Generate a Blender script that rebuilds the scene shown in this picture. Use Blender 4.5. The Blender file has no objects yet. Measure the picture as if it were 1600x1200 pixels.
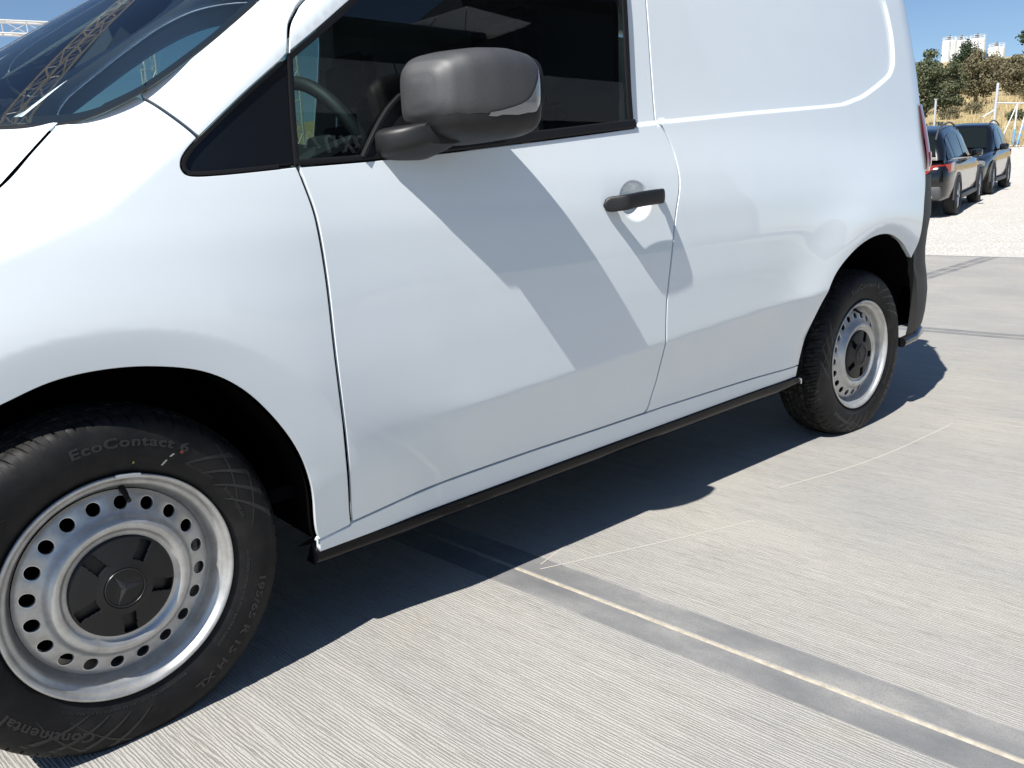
import bpy, bmesh, math, random
import numpy as np
from mathutils import Vector, Matrix
from mathutils.geometry import delaunay_2d_cdt

R = math.radians
rng = np.random.default_rng(7)
random.seed(7)
scene = bpy.context.scene
col = scene.collection

# ---------------------------------------------------------------- camera
cam_d = bpy.data.cameras.new('camera')
cam = bpy.data.objects.new('camera', cam_d); col.objects.link(cam)
cam_d.sensor_width = 36.0
cam_d.lens = 36.0 * 1306.36 / 1600.0
cam_d.clip_start = 0.05
cam_d.clip_end = 3000
_f = Vector((0.6337928, 0.73868933, -0.22944445)); _r = Vector((0.7527209, -0.65730307, -0.03693126)); _u = Vector((0.17809527, 0.14930086, 0.97262085))
cam.matrix_world = Matrix(((_r.x, _u.x, -_f.x, -0.3674), (_r.y, _u.y, -_f.y, -1.5275), (_r.z, _u.z, -_f.z, 0.9843), (0, 0, 0, 1)))
scene.camera = cam

# ---------------------------------------------------------------- sky, sun, exposure
SUN = Vector((.76, .172, -1.0)).normalized()          # direction the light travels
sun_el = math.asin(-SUN.z)
sun_az = math.atan2(-SUN.x, -SUN.y)                   # compass angle from +Y towards +X
world = bpy.data.worlds.new('World'); scene.world = world
world.use_nodes = True
nt = world.node_tree
sky = nt.nodes.new('ShaderNodeTexSky'); sky.sky_type = 'NISHITA'; sky.sun_disc = False
sky.sun_elevation = sun_el; sky.sun_rotation = sun_az
sky.altitude = 800; sky.air_density = 1.0; sky.dust_density = 0.15; sky.ozone_density = 5.0
bg = nt.nodes['Background']; bg.inputs[1].default_value = 0.072
nt.links.new(sky.outputs[0], bg.inputs[0])
sun_d = bpy.data.lights.new('sun', 'SUN'); sun_d.energy = 5.0; sun_d.angle = R(.5); sun_d.color = (1.0, .965, .91)
sun = bpy.data.objects.new('sun', sun_d); col.objects.link(sun)
sun.rotation_euler = SUN.to_track_quat('-Z', 'Y').to_euler()
sun.location = (-8, -2, 12)
scene.view_settings.view_transform = 'Standard'
scene.view_settings.look = 'None'
scene.view_settings.exposure = 0.60
scene.view_settings.gamma = 1.0
scene.view_settings.use_curve_mapping = False
scene.cycles.max_bounces = 10
scene.cycles.transparent_max_bounces = 16

# ---------------------------------------------------------------- materials
def mat(name, color, rough=.5, metal=0.0, coat=0.0, coat_rough=.03, spec=.5, **kw):
    m = bpy.data.materials.new(name); m.use_nodes = True
    b = m.node_tree.nodes['Principled BSDF']
    b.inputs['Base Color'].default_value = (*color, 1)
    b.inputs['Roughness'].default_value = rough
    b.inputs['Metallic'].default_value = metal
    b.inputs['Coat Weight'].default_value = coat
    b.inputs['Coat Roughness'].default_value = coat_rough
    b.inputs['Specular IOR Level'].default_value = spec
    return m

def node(m, kind, **kw):
    n = m.node_tree.nodes.new(kind)
    for k, v in kw.items(): setattr(n, k, v)
    return n
def link(m, a, b): m.node_tree.links.new(a, b)
def bsdf(m): return m.node_tree.nodes['Principled BSDF']

def coords(m, scale=(1, 1, 1), rot=(0, 0, 0), kind='Object'):
    tc = node(m, 'ShaderNodeTexCoord'); mp = node(m, 'ShaderNodeMapping')
    mp.inputs['Scale'].default_value = scale; mp.inputs['Rotation'].default_value = rot
    link(m, tc.outputs[kind], mp.inputs['Vector']); return mp.outputs[0]
def noise(m, vec, scale, detail=4, rough=.6, dist=0.0):
    n = node(m, 'ShaderNodeTexNoise'); n.inputs['Scale'].default_value = scale; n.inputs['Detail'].default_value = detail
    n.inputs['Roughness'].default_value = rough; n.inputs['Distortion'].default_value = dist
    link(m, vec, n.inputs['Vector']); return n.outputs['Fac']
def ramp(m, fac, stops):
    r = node(m, 'ShaderNodeValToRGB'); e = r.color_ramp.elements
    while len(e) < len(stops): e.new(.5)
    for i, (p, c) in enumerate(stops):
        e[i].position = p; e[i].color = (*c, 1) if len(c) == 3 else c
    link(m, fac, r.inputs[0]); return r.outputs[0]
def mixc(m, fac, a, b, mode='MIX'):
    n = node(m, 'ShaderNodeMix', data_type='RGBA', blend_type=mode)
    for s, v in ((0, fac), (6, a), (7, b)):
        if hasattr(v, 'is_output'): link(m, v, n.inputs[s])
        elif s == 0: n.inputs[0].default_value = v
        else: n.inputs[s].default_value = (*v, 1)
    return n.outputs[2]
def bump(m, h, strength, dist):
    b = node(m, 'ShaderNodeBump'); b.inputs['Strength'].default_value = strength; b.inputs['Distance'].default_value = dist
    link(m, h, b.inputs['Height']); link(m, b.outputs[0], bsdf(m).inputs['Normal'])
def noisy(m, c1, c2, scale, detail=4, stretch=(1, 1, 1), lo=.35, hi=.65):
    f = noise(m, coords(m, stretch), scale, detail); link(m, ramp(m, f, [(lo, c1), (hi, c2)]), bsdf(m).inputs['Base Color']); return f

def glass_mat(name, tint, ior=1.5, rough=0.0):
    m = bpy.data.materials.new(name); m.use_nodes = True
    t = m.node_tree; t.nodes.clear()
    out = t.nodes.new('ShaderNodeOutputMaterial'); mx = t.nodes.new('ShaderNodeMixShader')
    tr = t.nodes.new('ShaderNodeBsdfTransparent'); gl = t.nodes.new('ShaderNodeBsdfGlossy'); fr = t.nodes.new('ShaderNodeFresnel')
    tr.inputs[0].default_value = (*tint, 1); gl.inputs['Roughness'].default_value = rough; fr.inputs[0].default_value = ior
    t.links.new(fr.outputs[0], mx.inputs[0]); t.links.new(tr.outputs[0], mx.inputs[1]); t.links.new(gl.outputs[0], mx.inputs[2]); t.links.new(mx.outputs[0], out.inputs[0])
    return m

M = {}
M['paint'] = m = mat('white_paint', (.76, .805, .835), .45, coat=1.0, coat_rough=.02)
f = noise(m, coords(m, (1, 1, 1)), 9, 5); link(m, ramp(m, f, [(.3, (.72, .775, .81)), (.7, (.735, .79, .82))]), bsdf(m).inputs['Base Color'])
M['inner'] = mat('inner_black', (.004, .004, .005), 1.0, spec=0.0)
M['plastic'] = m = mat('textured_black_plastic', (.05, .051, .055), .62, spec=.6, coat=.8, coat_rough=.55)
bsdf(m).inputs['Coat IOR'].default_value = 1.6
fc = noise(m, coords(m), 1300, 1, .5); link(m, ramp(m, fc, [(.35, (.008, .008, .009)), (.65, (.050, .051, .054))]), bsdf(m).inputs['Base Color'])
f = noise(m, coords(m), 900, 1, .5); bump(m, f, .55, .0008)
M['smooth_plastic'] = m = mat('black_plastic', (.012, .012, .013), .45, spec=.4)
f = noise(m, coords(m), 300, 2); bump(m, f, .12, .0006)
M['rubber'] = mat('black_rubber_seal', (.007, .007, .008), .55, spec=.3)
M['gloss_black'] = mat('gloss_black', (.008, .008, .009), .10, coat=.6)
M['quarter_black'] = mat('quarter_black', (.006, .007, .009), .2, spec=.35)
M['skirt'] = m = mat('skirt_black', (.004, .004, .006), .16, spec=.18)
f = noise(m, coords(m, (6, 20, 60)), 8, 6, .7); link(m, ramp(m, f, [(.66, (.004, .004, .006)), (.84, (.07, .065, .056))]), bsdf(m).inputs['Base Color'])
link(m, ramp(m, f, [(.58, (.10,) * 3), (.8, (.5,) * 3)]), bsdf(m).inputs['Roughness'])
M['glass'] = glass_mat('window_glass', (.36, .46, .43), 1.75)
M['wglass'] = glass_mat('windscreen_glass', (.74, .88, .92), 1.95)
M['bumper'] = m = mat('grey_bumper_plastic', (.036, .036, .036), .6)
f = noise(m, coords(m), 500, 2); bump(m, f, .2, .0006)
M['tyre'] = m = mat('tyre_rubber', (.010, .010, .011), .6, spec=.25)
f = noise(m, coords(m), 14, 6, .7); link(m, ramp(m, f, [(.42, (.007, .007, .008)), (.78, (.022, .021, .020))]), bsdf(m).inputs['Base Color'])
f2 = noise(m, coords(m), 240, 3); bump(m, f2, .15, .0006)
M['tread'] = m = mat('tyre_tread', (.02, .019, .018), .85, spec=.15)
f = noise(m, coords(m), 55, 6, .75); link(m, ramp(m, f, [(.42, (.010, .010, .010)), (.58, (.035, .033, .029)), (.74, (.15, .138, .115))]), bsdf(m).inputs['Base Color'])
M['letter'] = mat('raised_rubber', (.017, .017, .018), .45, spec=.5)
M['steel'] = m = mat('silver_wheel_paint', (.54, .54, .53), .40, metal=.65)
f = noise(m, coords(m), 900, 2); bump(m, f, .06, .0003)
f = noise(m, coords(m), 22, 6, .7); link(m, ramp(m, f, [(.35, (.42, .41, .39)), (.6, (.55, .55, .54))]), bsdf(m).inputs['Base Color'])
M['pale_edge'] = mat('hole_edge', (.75, .75, .74), .3, metal=.7)  # paler tone on the narrow bevel round each wheel hole
M['cap'] = m = mat('hub_cap_plastic', (.010, .010, .011), .45, spec=.4)
f = noise(m, coords(m), 400, 2); bump(m, f, .1, .0005)
M['emblem'] = mat('emblem_plastic', (.020, .020, .022), .30)
M['liner'] = mat('wheel_liner', (.004, .004, .0045), 1.0, spec=0.0)
M['dash'] = mat('dashboard', (.02, .021, .023), .6)
M['seat'] = m = mat('seat_cloth', (.02, .02, .022), .9)
M['trim'] = mat('grey_trim', (.10, .105, .11), .7)
M['mirror'] = mat('mirror_glass', (.85, .87, .9), .02, metal=1.0)
M['lens_clear'] = mat('clear_lens', (.22, .225, .235), .15, coat=1.0)
M['lens_red'] = mat('red_lens', (.28, .012, .012), .08, coat=1.0)
M['lens_orange'] = mat('clear_reversing_lens', (.75, .45, .38), .12, coat=1.0)
M['chrome'] = mat('chrome', (.7, .7, .72), .08, metal=1.0)
M['weight'] = mat('balance_weight', (.55, .56, .57), .45, metal=.6)
M['white_mark'] = mat('chalk_mark', (.45, .45, .40), .8)
M['red_mark'] = mat('red_mark', (.25, .05, .03), .8)
M['yellow_mark'] = mat('yellow_mark', (.35, .35, .10), .8)

# ---------------------------------------------------------------- object helpers
W = {}                                        # world origin of every object
def _place(o, origin, parent):
    W[o.name] = Vector(origin)
    if parent is not None:
        o.parent = parent; o.location = Vector(origin) - W[parent.name]
    else: o.location = origin
def thing(name, label, cat, origin=(0, 0, 0), group=None, rotz=0.0):
    o = bpy.data.objects.new(name, None); col.objects.link(o); o.empty_display_size = .2
    _place(o, origin, None); o.rotation_euler = (0, 0, rotz)
    o['label'] = label; o['category'] = cat
    if group: o['group'] = group
    return o
def tag(o, label, cat, group=None):
    o['label'] = label; o['category'] = cat
    if group: o['group'] = group
    return o
def mk(name, verts, faces, m, parent=None, origin=(0, 0, 0), normals=None, flat=False, mats=None, midx=None):
    me = bpy.data.meshes.new(name)
    v = np.asarray(verts, float)
    me.from_pydata(v.tolist(), [], faces if isinstance(faces, list) else np.asarray(faces).tolist())
    me.update()
    if not flat: me.polygons.foreach_set('use_smooth', np.ones(len(me.polygons), bool))
    for x in (mats or [m]): me.materials.append(x)
    if midx is not None: me.polygons.foreach_set('material_index', np.asarray(midx, np.int32))
    if normals is not None: me.normals_split_custom_set_from_vertices(np.asarray(normals, float).tolist())
    o = bpy.data.objects.new(name, me); col.objects.link(o)
    _place(o, origin, parent); return o
def finish_bm(name, bm, m, parent=None, origin=(0, 0, 0), flat=False, sharp=35, mats=None):
    bmesh.ops.recalc_face_normals(bm, faces=bm.faces)
    me = bpy.data.meshes.new(name); bm.to_mesh(me); bm.free()
    for x in (mats or [m]): me.materials.append(x)
    if not flat:
        me.polygons.foreach_set('use_smooth', np.ones(len(me.polygons), bool))
        me.set_sharp_from_angle(angle=R(sharp))
    o = bpy.data.objects.new(name, me); col.objects.link(o)
    _place(o, origin, parent); return o
def box(bm, c, s, rot=None, bev=0.0):
    r = bmesh.ops.create_cube(bm, size=1.0)
    mt = Matrix.Translation(c) @ (rot.to_4x4() if rot is not None else Matrix.Identity(4)) @ Matrix.Diagonal((*s, 1))
    bmesh.ops.transform(bm, matrix=mt, verts=r['verts'])
    if bev > 0:
        ed = list({e for v in r['verts'] for e in v.link_edges})
        bmesh.ops.bevel(bm, geom=ed, offset=bev, segments=2, affect='EDGES', profile=.5)
def obox(name, c, s, m, parent=None, rot=None, bev=0.0, origin=(0, 0, 0), flat=False):
    bm = bmesh.new(); box(bm, c, s, rot, bev); return finish_bm(name, bm, m, parent, origin, flat)
def tube(bm, pts, r, n=8, closed=False, caps=True):
    pts = [Vector(p) for p in pts]; N = len(pts); rings = []; prev = None
    for i, p in enumerate(pts):
        if closed: t = pts[(i + 1) % N] - pts[i - 1]
        else: t = pts[min(i + 1, N - 1)] - pts[max(i - 1, 0)]
        t.normalize()
        if prev is None:
            a = t.cross(Vector((0, 0, 1)));
            if a.length < 1e-3: a = t.cross(Vector((0, 1, 0)))
        else: a = prev - t * prev.dot(t)
        a.normalize(); prev = a; b = t.cross(a); rr = r[i] if hasattr(r, '__len__') else r
        rings.append([bm.verts.new(p + a * (rr * math.cos(2 * math.pi * k / n)) + b * (rr * math.sin(2 * math.pi * k / n))) for k in range(n)])
    for i in range(N if closed else N - 1):
        A, B = rings[i], rings[(i + 1) % N]
        for k in range(n): bm.faces.new((A[k], A[(k + 1) % n], B[(k + 1) % n], B[k]))
    if caps and not closed:
        bm.faces.new(rings[0][::-1]); bm.faces.new(rings[-1])
def grid_faces(nu, nv, closed_u=False, flip=False):
    f = []
    for i in range(nu if closed_u else nu - 1):
        for j in range(nv - 1):
            a, b, c, d = i * nv + j, ((i + 1) % nu) * nv + j, ((i + 1) % nu) * nv + j + 1, i * nv + j + 1
            f.append((a, d, c, b) if flip else (a, b, c, d))
    return f
def crom(pts, n=8, closed=False):
    P = np.asarray(pts, float)
    if len(P) < 3: return P
    Q = np.vstack([P[-1], P, P[0], P[1]]) if closed else np.vstack([2 * P[0] - P[1], P, 2 * P[-1] - P[-2]])
    out = []
    for i in range(1, len(Q) - 2):
        p0, p1, p2, p3 = Q[i - 1], Q[i], Q[i + 1], Q[i + 2]
        for k in range(n):
            t = k / n
            out.append(.5 * ((2 * p1) + (-p0 + p2) * t + (2 * p0 - 5 * p1 + 4 * p2 - p3) * t * t + (-p0 + 3 * p1 - 3 * p2 + p3) * t ** 3))
    if not closed: out.append(P[-1])
    return np.array(out)
def densify(P, step, closed=True):
    P = np.asarray(P, float); out = []
    n = len(P)
    for i in range(n if closed else n - 1):
        a, b = P[i], P[(i + 1) % n]; L = np.linalg.norm(b - a)
        if L < 1e-6: continue
        k = max(1, int(math.ceil(L / step)))
        for j in range(k): out.append(a + (b - a) * j / k)
    if not closed: out.append(P[-1])
    return np.array(out)
def resample(P, step, closed=True):
    P = np.asarray(P, float)
    if closed: P = np.vstack([P, P[0]])
    s = np.concatenate([[0], np.cumsum(np.linalg.norm(np.diff(P, axis=0), axis=1))])
    n = max(3, int(round(s[-1] / step))); t = np.linspace(0, s[-1], n + 1)
    Q = np.stack([np.interp(t, s, P[:, k]) for k in range(P.shape[1])], 1)
    return Q[:-1] if closed else Q
def inside(poly, pts):
    x, y = pts[:, 0], pts[:, 1]; r = np.zeros(len(pts), bool); n = len(poly)
    for i in range(n):
        x1, y1 = poly[i]; x2, y2 = poly[(i + 1) % n]
        c = (y1 > y) != (y2 > y)
        if c.any():
            with np.errstate(divide='ignore', invalid='ignore'):
                r ^= c & (x < (x2 - x1) * (y - y1) / (y2 - y1 + 1e-15) + x1)
    return r
def segdist(poly, pts, closed=True):
    d = np.full(len(pts), 1e9); n = len(poly)
    for i in range(n if closed else n - 1):
        a = poly[i]; b = poly[(i + 1) % n]; ab = b - a; L = ab @ ab + 1e-15
        t = np.clip(((pts - a) @ ab) / L, 0, 1)
        d = np.minimum(d, np.linalg.norm(pts - a - t[:, None] * ab, axis=1))
    return d
def area(P): x, y = P[:, 0], P[:, 1]; return .5 * np.sum(x * np.roll(y, -1) - np.roll(x, -1) * y)
def out2d(P):                                   # outward unit normals of a counter-clockwise loop
    t = np.roll(P, -1, 0) - P; t /= np.linalg.norm(t, axis=1, keepdims=True) + 1e-12
    n = np.stack([t[:, 1], -t[:, 0]], 1); m_ = n + np.roll(n, 1, 0); l = np.linalg.norm(m_, axis=1, keepdims=True)
    m_ = m_ / np.maximum(l, 1e-6)
    c = np.clip(np.sum(m_ * n, 1, keepdims=True), .5, 1)
    return m_ / c
def triangulate(loops, lines, step, fill=None):
    """constrained triangulation of a polygon (loops[0] outer, others holes) with interior points"""
    outer = loops[0]
    lo, hi = outer.min(0), outer.max(0)
    gx = np.arange(lo[0], hi[0], step); gz = np.arange(lo[1], hi[1], step * .866)
    X, Z = np.meshgrid(gx, gz); X = X + (np.arange(len(gz)) % 2)[:, None] * step * .5
    G = np.stack([X.ravel(), Z.ravel()], 1)
    G = G[inside(outer, G)]
    for h in loops[1:]: G = G[~inside(h, G)]
    for l in loops: G = G[segdist(l, G) > step * .55]
    for l in lines: G = G[segdist(l[0], G, l[1]) > step * .45]
    if fill is not None: G = fill(G)
    co = []; ed = []
    for l in loops:
        b = len(co); co += l.tolist(); ed += [(b + i, b + (i + 1) % len(l)) for i in range(len(l))]
    for l, cl in lines:
        b = len(co); co += l.tolist(); ed += [(b + i, b + (i + 1) % len(l)) for i in range(len(l) if cl else len(l) - 1)]
    co += G.tolist()
    v, e, f, ov, _, _ = delaunay_2d_cdt([Vector(c) for c in co], ed, [], 0, 1e-7, True)
    V = np.array([(a.x, a.y) for a in v]); F = np.array([t for t in f if len(t) == 3])
    c = V[F].mean(1); k = inside(outer, c)
    for h in loops[1:]: k &= ~inside(h, c)
    F = F[k]
    inv = {}
    for i, l in enumerate(ov):
        for q in l: inv[q] = i
    idx = []; b = 0
    for l in loops: idx.append([inv[b + i] for i in range(len(l))]); b += len(l)
    return V, F, idx
# ---------------------------------------------------------------- van body side surface
# x runs along the van towards its tail (front axle at x = 0), y across it (near side about 0), z up.
YC = 0.875                     # centre plane of the van
WB = 2.716                     # wheelbase
PROFZ = np.array([.10, .25, .33, .42, .50, .58, .68, .80, .92, 1.00, 1.06, 1.12, 1.20, 1.30, 1.45, 1.60, 1.72, 1.80, 1.90])
PROFY = np.array([-.040, -.0435, -.0460, -.0490, -.0520, -.0555, -.0595, -.0605, -.0535, -.0400, -.0265, -.0130, .0000, .0145, .0370, .0620, .0880, .1150, .1700])

def _table():
    z = np.linspace(.10, 1.90, 1801)
    y = np.interp(z, PROFZ, PROFY)
    k = np.exp(-.5 * (np.arange(-70, 71) / 22.0) ** 2); k /= k.sum()
    return z, np.convolve(np.pad(y, 70, mode='reflect', reflect_type='odd'), k, mode='valid')
TABZ, TABY = _table()

def smooth(t):
    t = np.clip(t, 0, 1); return t * t * (3 - 2 * t)

def zfold(x):                   # height at which the side starts to roll towards bonnet and A-pillar
    xs = np.array([-.9, -.6, -.3, -.1, .05, .2, .4, .6, .8, 1.0, 1.2, 1.5, 4.0])
    zs = np.array([.65, .745, .835, .897, .960, 1.070, 1.235, 1.395, 1.53, 1.63, 1.69, 1.73, 1.73])
    return np.interp(x, xs, zs)

# recessed cargo panel: closed outline in (x, z)
def _rec():
    c = np.array([(2.524, 1.215), (2.675, 1.248), (2.80, 1.292), (2.905, 1.334), (2.948, 1.375), (2.957, 1.43), (2.955, 1.50), (2.924, 1.60), (2.88, 1.665), (2.80, 1.69)])
    return np.vstack([[(1.20, 1.107), (1.387, 1.1235), (1.49, 1.1330), (1.914, 1.168), (2.40, 1.204)], c, [(2.2, 1.695), (1.20, 1.695)]])
def _soft(P, sig=.016, step=.006):
    P = np.vstack([P, P[0]]); s = np.concatenate([[0], np.cumsum(np.linalg.norm(np.diff(P, axis=0), axis=1))]); n = int(s[-1] / step)
    t = np.arange(n) * s[-1] / n; Q = np.stack([np.interp(t, s, P[:, k]) for k in (0, 1)], 1); h = int(4 * sig / step)
    k = np.exp(-.5 * (np.arange(-h, h + 1) * step / sig) ** 2); k /= k.sum(); Q = np.vstack([Q[-h:], Q, Q[:h]])
    return np.stack([np.convolve(Q[:, i], k, mode='valid') for i in (0, 1)], 1)[::3]
REC = _soft(_rec())
def recess(x, z, depth=.012, wid=.012):
    P = np.stack([np.ravel(x), np.ravel(z)], 1).astype(float); out = np.zeros(len(P))
    k = np.where((P[:, 0] > 1.19) & (P[:, 1] > 1.10) & (P[:, 0] < 2.97))[0]
    if len(k):
        q = P[k]; d = np.where(inside(REC, q), segdist(REC, q), 0.0); out[k] = depth * smooth(d / wid)
    return out.reshape(np.shape(x))
def cup(x, z):
    rho = np.hypot((x - 1.352) / .066, (z - .936) / .054)
    return .030 * smooth((1 - rho) / .62)

def S(x, z, full=True):
    x = np.asarray(x, float); z = np.asarray(z, float)
    w = smooth((z - .30) / .14) * (1 - smooth((z - .62) / .30))
    sh = .065 * (np.clip(x, .3, 2.6) - 1.0) * w
    y = np.interp(z - sh, TABZ, TABY)
    # crisp crease low on the side, tucking in below it
    u = (.510 + .065 * (np.clip(x, .3, 2.6) - 1.0)) - z
    wc = .006 + .13 * (1 - smooth((x - .40) / .42)); u = .5 * (u + np.sqrt(u * u + wc ** 2)) - .06 * (wc - .006); u = np.where(u < .15, u, .15 + .07 * (1 - np.exp(-(u - .15) / .07)))
    y = y + .325 * u * (1 - .06 * (1 - smooth((x - .35) / .45)))
    # lower tuck is weaker close to the front wheel arch
    wf = 1 - smooth((x - .30) / .40)
    y = y - wf * .006 * np.exp(-((z - .36) / .13) ** 2)
    # plan taper of the nose
    y = y + .18 * np.clip(.42 - x, 0, None) ** 2 + .55 * np.clip(-.42 - x, 0, None) ** 2
    # roll to bonnet / A-pillar
    g = np.clip(z - zfold(x), 0, None)
    wr = 1 - smooth((x - .85) / .6)
    y = y + (.42 * g * g / (g + .05) + 1.2 * g * g) * (.25 + .75 * wr)
    # tail: slight taper, then the corner
    xc = 3.085 - .25 * np.clip(z - 1.1, 0, None) ** 2 - .02 * smooth((.75 - z) / .3)
    y = y + .022 * np.clip(x - 2.2, 0, None) ** 2 + 1.15 * np.clip(x - xc, 0, None) ** 2
    # wheel arch swells
    for cx, rr, amp, tilt in ((0.02, .478, .012, .16), (WB + .03, .50, .022, .16)):
        r = np.hypot((x - cx), (z - .30))
        y = y - amp * np.exp(-((r - rr) / np.where(r > rr, .15, .3)) ** 2) * smooth((z - .22) / .2)
        d = np.clip(rr - r, 0, None)
        y = y + tilt * d * d / (d + .006) * smooth((z - .25) / .2)
    return y + recess(x, z) + cup(x, z) if full else y

def SN(x, z):                   # outward unit normal of the side
    e = 1.2e-3
    dx = (S(x + e, z) - S(x - e, z)) / (2 * e); dz = (S(x, z + e) - S(x, z - e)) / (2 * e)
    n = np.stack([dx, -np.ones_like(dx), dz], -1)
    return n / np.linalg.norm(n, axis=-1, keepdims=True)

def S0(x, z): return S(x, z, False)
def SN0(x, z):
    e = 1.2e-3
    dx = (S0(x + e, z) - S0(x - e, z)) / (2 * e); dz = (S0(x, z + e) - S0(x, z - e)) / (2 * e)
    n = np.stack([dx, -np.ones_like(dx), dz], -1)
    return n / np.linalg.norm(n, axis=-1, keepdims=True)

def SG(x, z):                   # near-flat door glass
    x = np.asarray(x, float); z = np.asarray(z, float)
    return -.0185 + .150 * (z - 1.10) + .045 * (z - 1.10) ** 2 + .004 * (x - .95) ** 2
def SGN(x, z):
    n = np.stack([.008 * (x - .95), -np.ones_like(x), .150 + .09 * (z - 1.10)], -1); return n / np.linalg.norm(n, axis=-1, keepdims=True)

# windscreen: z over (x, y)
def WSX(y): return -.20 + .22 * ((y - YC) / .775) ** 2
def WSZ(x, y):
    q = ((y - YC) / .775) ** 2
    d = x - WSX(y)
    return 1.150 - .045 * q + .635 * d - .03 * d * d
def panel(name, outline, m, parent, step=.012, holes=(), lines=(), gap=.0022, depth=.014, off=0.0, lip=True, far=False, surf=None, nrm=None, edge=.010, rad=.0017):
    """a body panel: the side surface inside an outline in (x, z), with rounded, folded-in edges"""
    surf = surf or S; nrm = nrm or SN
    loops = []
    for k, l in enumerate([outline, *holes]):
        P = densify(np.asarray(l, float), edge)
        if area(P) < 0: P = P[::-1].copy()
        o = out2d(P); s = -1 if k == 0 else 1
        P = P + o * s * (gap + rad)
        loops.append(P)
    V, F, idx = triangulate(loops, list(lines), step)
    x, z = V[:, 0], V[:, 1]
    N = nrm(x, z); P3 = np.stack([x, surf(x, z) + off, z], 1)
    verts = [P3]; norms = [N]; faces = F.tolist(); base = len(P3)
    if lip:
        for k, (l, id_) in enumerate(zip(loops, idx)):
            o = out2d(l) * (1 if k == 0 else -1); n = len(l); prev = list(id_)
            for a, d, w in ((.0007, .00015, .45), (.00125, .0005, .8), (rad, rad, 1.0), (rad, depth, 1.0)):
                q = l + o * a; n3 = nrm(q[:, 0], q[:, 1])
                O = np.stack([o[:, 0], np.zeros(n), o[:, 1]], 1); O = O - n3 * np.sum(O * n3, 1, keepdims=True)
                O /= np.linalg.norm(O, axis=1, keepdims=True) + 1e-9
                p = np.stack([q[:, 0], surf(q[:, 0], q[:, 1]) + off, q[:, 1]], 1) - n3 * d
                if d == depth: p = p - n3 * 0
                nn = n3 * (1 - w) + O * w; nn /= np.linalg.norm(nn, axis=1, keepdims=True)
                verts.append(p); norms.append(nn); cur = list(range(base, base + n)); base += n
                for i in range(n):
                    j = (i + 1) % n
                    fc = (prev[i], cur[i], cur[j], prev[j])
                    faces.append(fc if k == 0 else fc[::-1])
                prev = cur
    P3 = np.vstack(verts); N = np.vstack(norms)
    if far:
        P3[:, 1] = 2 * YC - P3[:, 1]; N[:, 1] *= -1; faces = [tuple(f_)[::-1] for f_ in faces]
    return mk(name, P3, [tuple(f_) for f_ in faces], m, parent, normals=N)
# ================================================================ the van
van = thing('panel_van', 'white panel van with steel wheels and black mirror filling the foreground', 'van', (1.36, YC, 0))

# --- outlines on the side, in (x, z)
c_wsedge = [(.025, 1.117), (.065, 1.124), (.102, 1.138), (.156, 1.166), (.200, 1.194), (.250, 1.228), (.319, 1.280), (.402, 1.346)]
c_wstop = [(.50, 1.424), (.60, 1.502), (.70, 1.577), (.80, 1.645), (.88, 1.70), (.95, 1.755)]
c_hood = [(.023, 1.113), (-.022, 1.071), (-.077, 1.019), (-.15, .972), (-.26, .930), (-.40, .893), (-.52, .850)]
c_seam = [(.157, 1.165), (.175, 1.150), (.198, 1.124), (.228, 1.088)]
c_tri = [(.228, 1.088), (.205, 1.067), (.192, 1.050), (.190, 1.034), (.203, 1.0255), (.252, 1.0265), (.327, 1.032), (.402, 1.0385)]
c_triup = [(.228, 1.088), (.324, 1.166), (.4235, 1.241)]
c_winup = [(.423, 1.241), (.500, 1.296), (.582, 1.357), (.70, 1.442), (.82, 1.52), (.95, 1.583), (1.08, 1.618), (1.22, 1.635), (1.36, 1.638), (1.415, 1.615), (1.425, 1.56)]
c_doorup = [(.423, 1.243), (.431, 1.275), (.440, 1.300), (.457, 1.324), (.479, 1.348), (.56, 1.413), (.68, 1.505), (.80, 1.588), (.93, 1.652), (1.08, 1.690), (1.25, 1.707), (1.42, 1.712), (1.50, 1.70), (1.519, 1.66)]
c_doorf = [(.403, 1.036), (.412, .996), (.420, .958), (.424, .916), (.428, .831), (.430, .666), (.440, .531), (.456, .40), (.474, .282)]
c_doorb = [(.474, .282), (.611, .298), (.722, .307), (1.012, .3155), (1.252, .3185), (1.466, .3225)]
c_doorr = [(1.466, .3225), (1.481, .345), (1.488, .41), (1.482, .489), (1.474, .605), (1.478, .70), (1.509, .877), (1.540, .965), (1.545, 1.008), (1.538, 1.06), (1.517, 1.111), (1.502, 1.1340)]
c_doorr2 = [(1.494, 1.1375), (1.503, 1.30), (1.513, 1.457), (1.519, 1.66)]
c_belt = [(1.387, 1.124), (1.210, 1.1060), (1.036, 1.089), (.79, 1.066), (.545, 1.046), (.402, 1.0375)]
c_archf = [(-.143, .669), (-.066, .697), (.011, .706), (.091, .700), (.172, .678), (.238, .634), (.298, .562), (.345, .480), (.372, .395), (.384, .296), (.394, .262)]
c_archf_front = [(-.143, .669), (-.215, .632), (-.282, .572), (-.333, .49), (-.362, .40), (-.372, .30)]
c_archr = [(2.302, .312), (2.300, .40), (2.302, .48), (2.318, .565), (2.372, .652), (2.489, .722), (2.63, .758), (2.765, .758), (2.882, .722), (2.952, .682), (2.999, .650)]
c_tail = [(2.999, .650), (3.038, .74), (3.085, .850), (3.118, .92), (3.140, .98), (3.153, 1.06), (3.158, 1.16), (3.150, 1.30), (3.138, 1.45), (3.12, 1.60), (3.09, 1.72)]
def skt(x): return .241 + (x - .395) * .0255          # top and bottom of the black skirt
def skb(x): return .200 + (x - .395) * .0225

cr = lambda c, n=6: crom(c, n)
J = lambda *a: np.vstack([np.asarray(q, float) for q in a])

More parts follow.
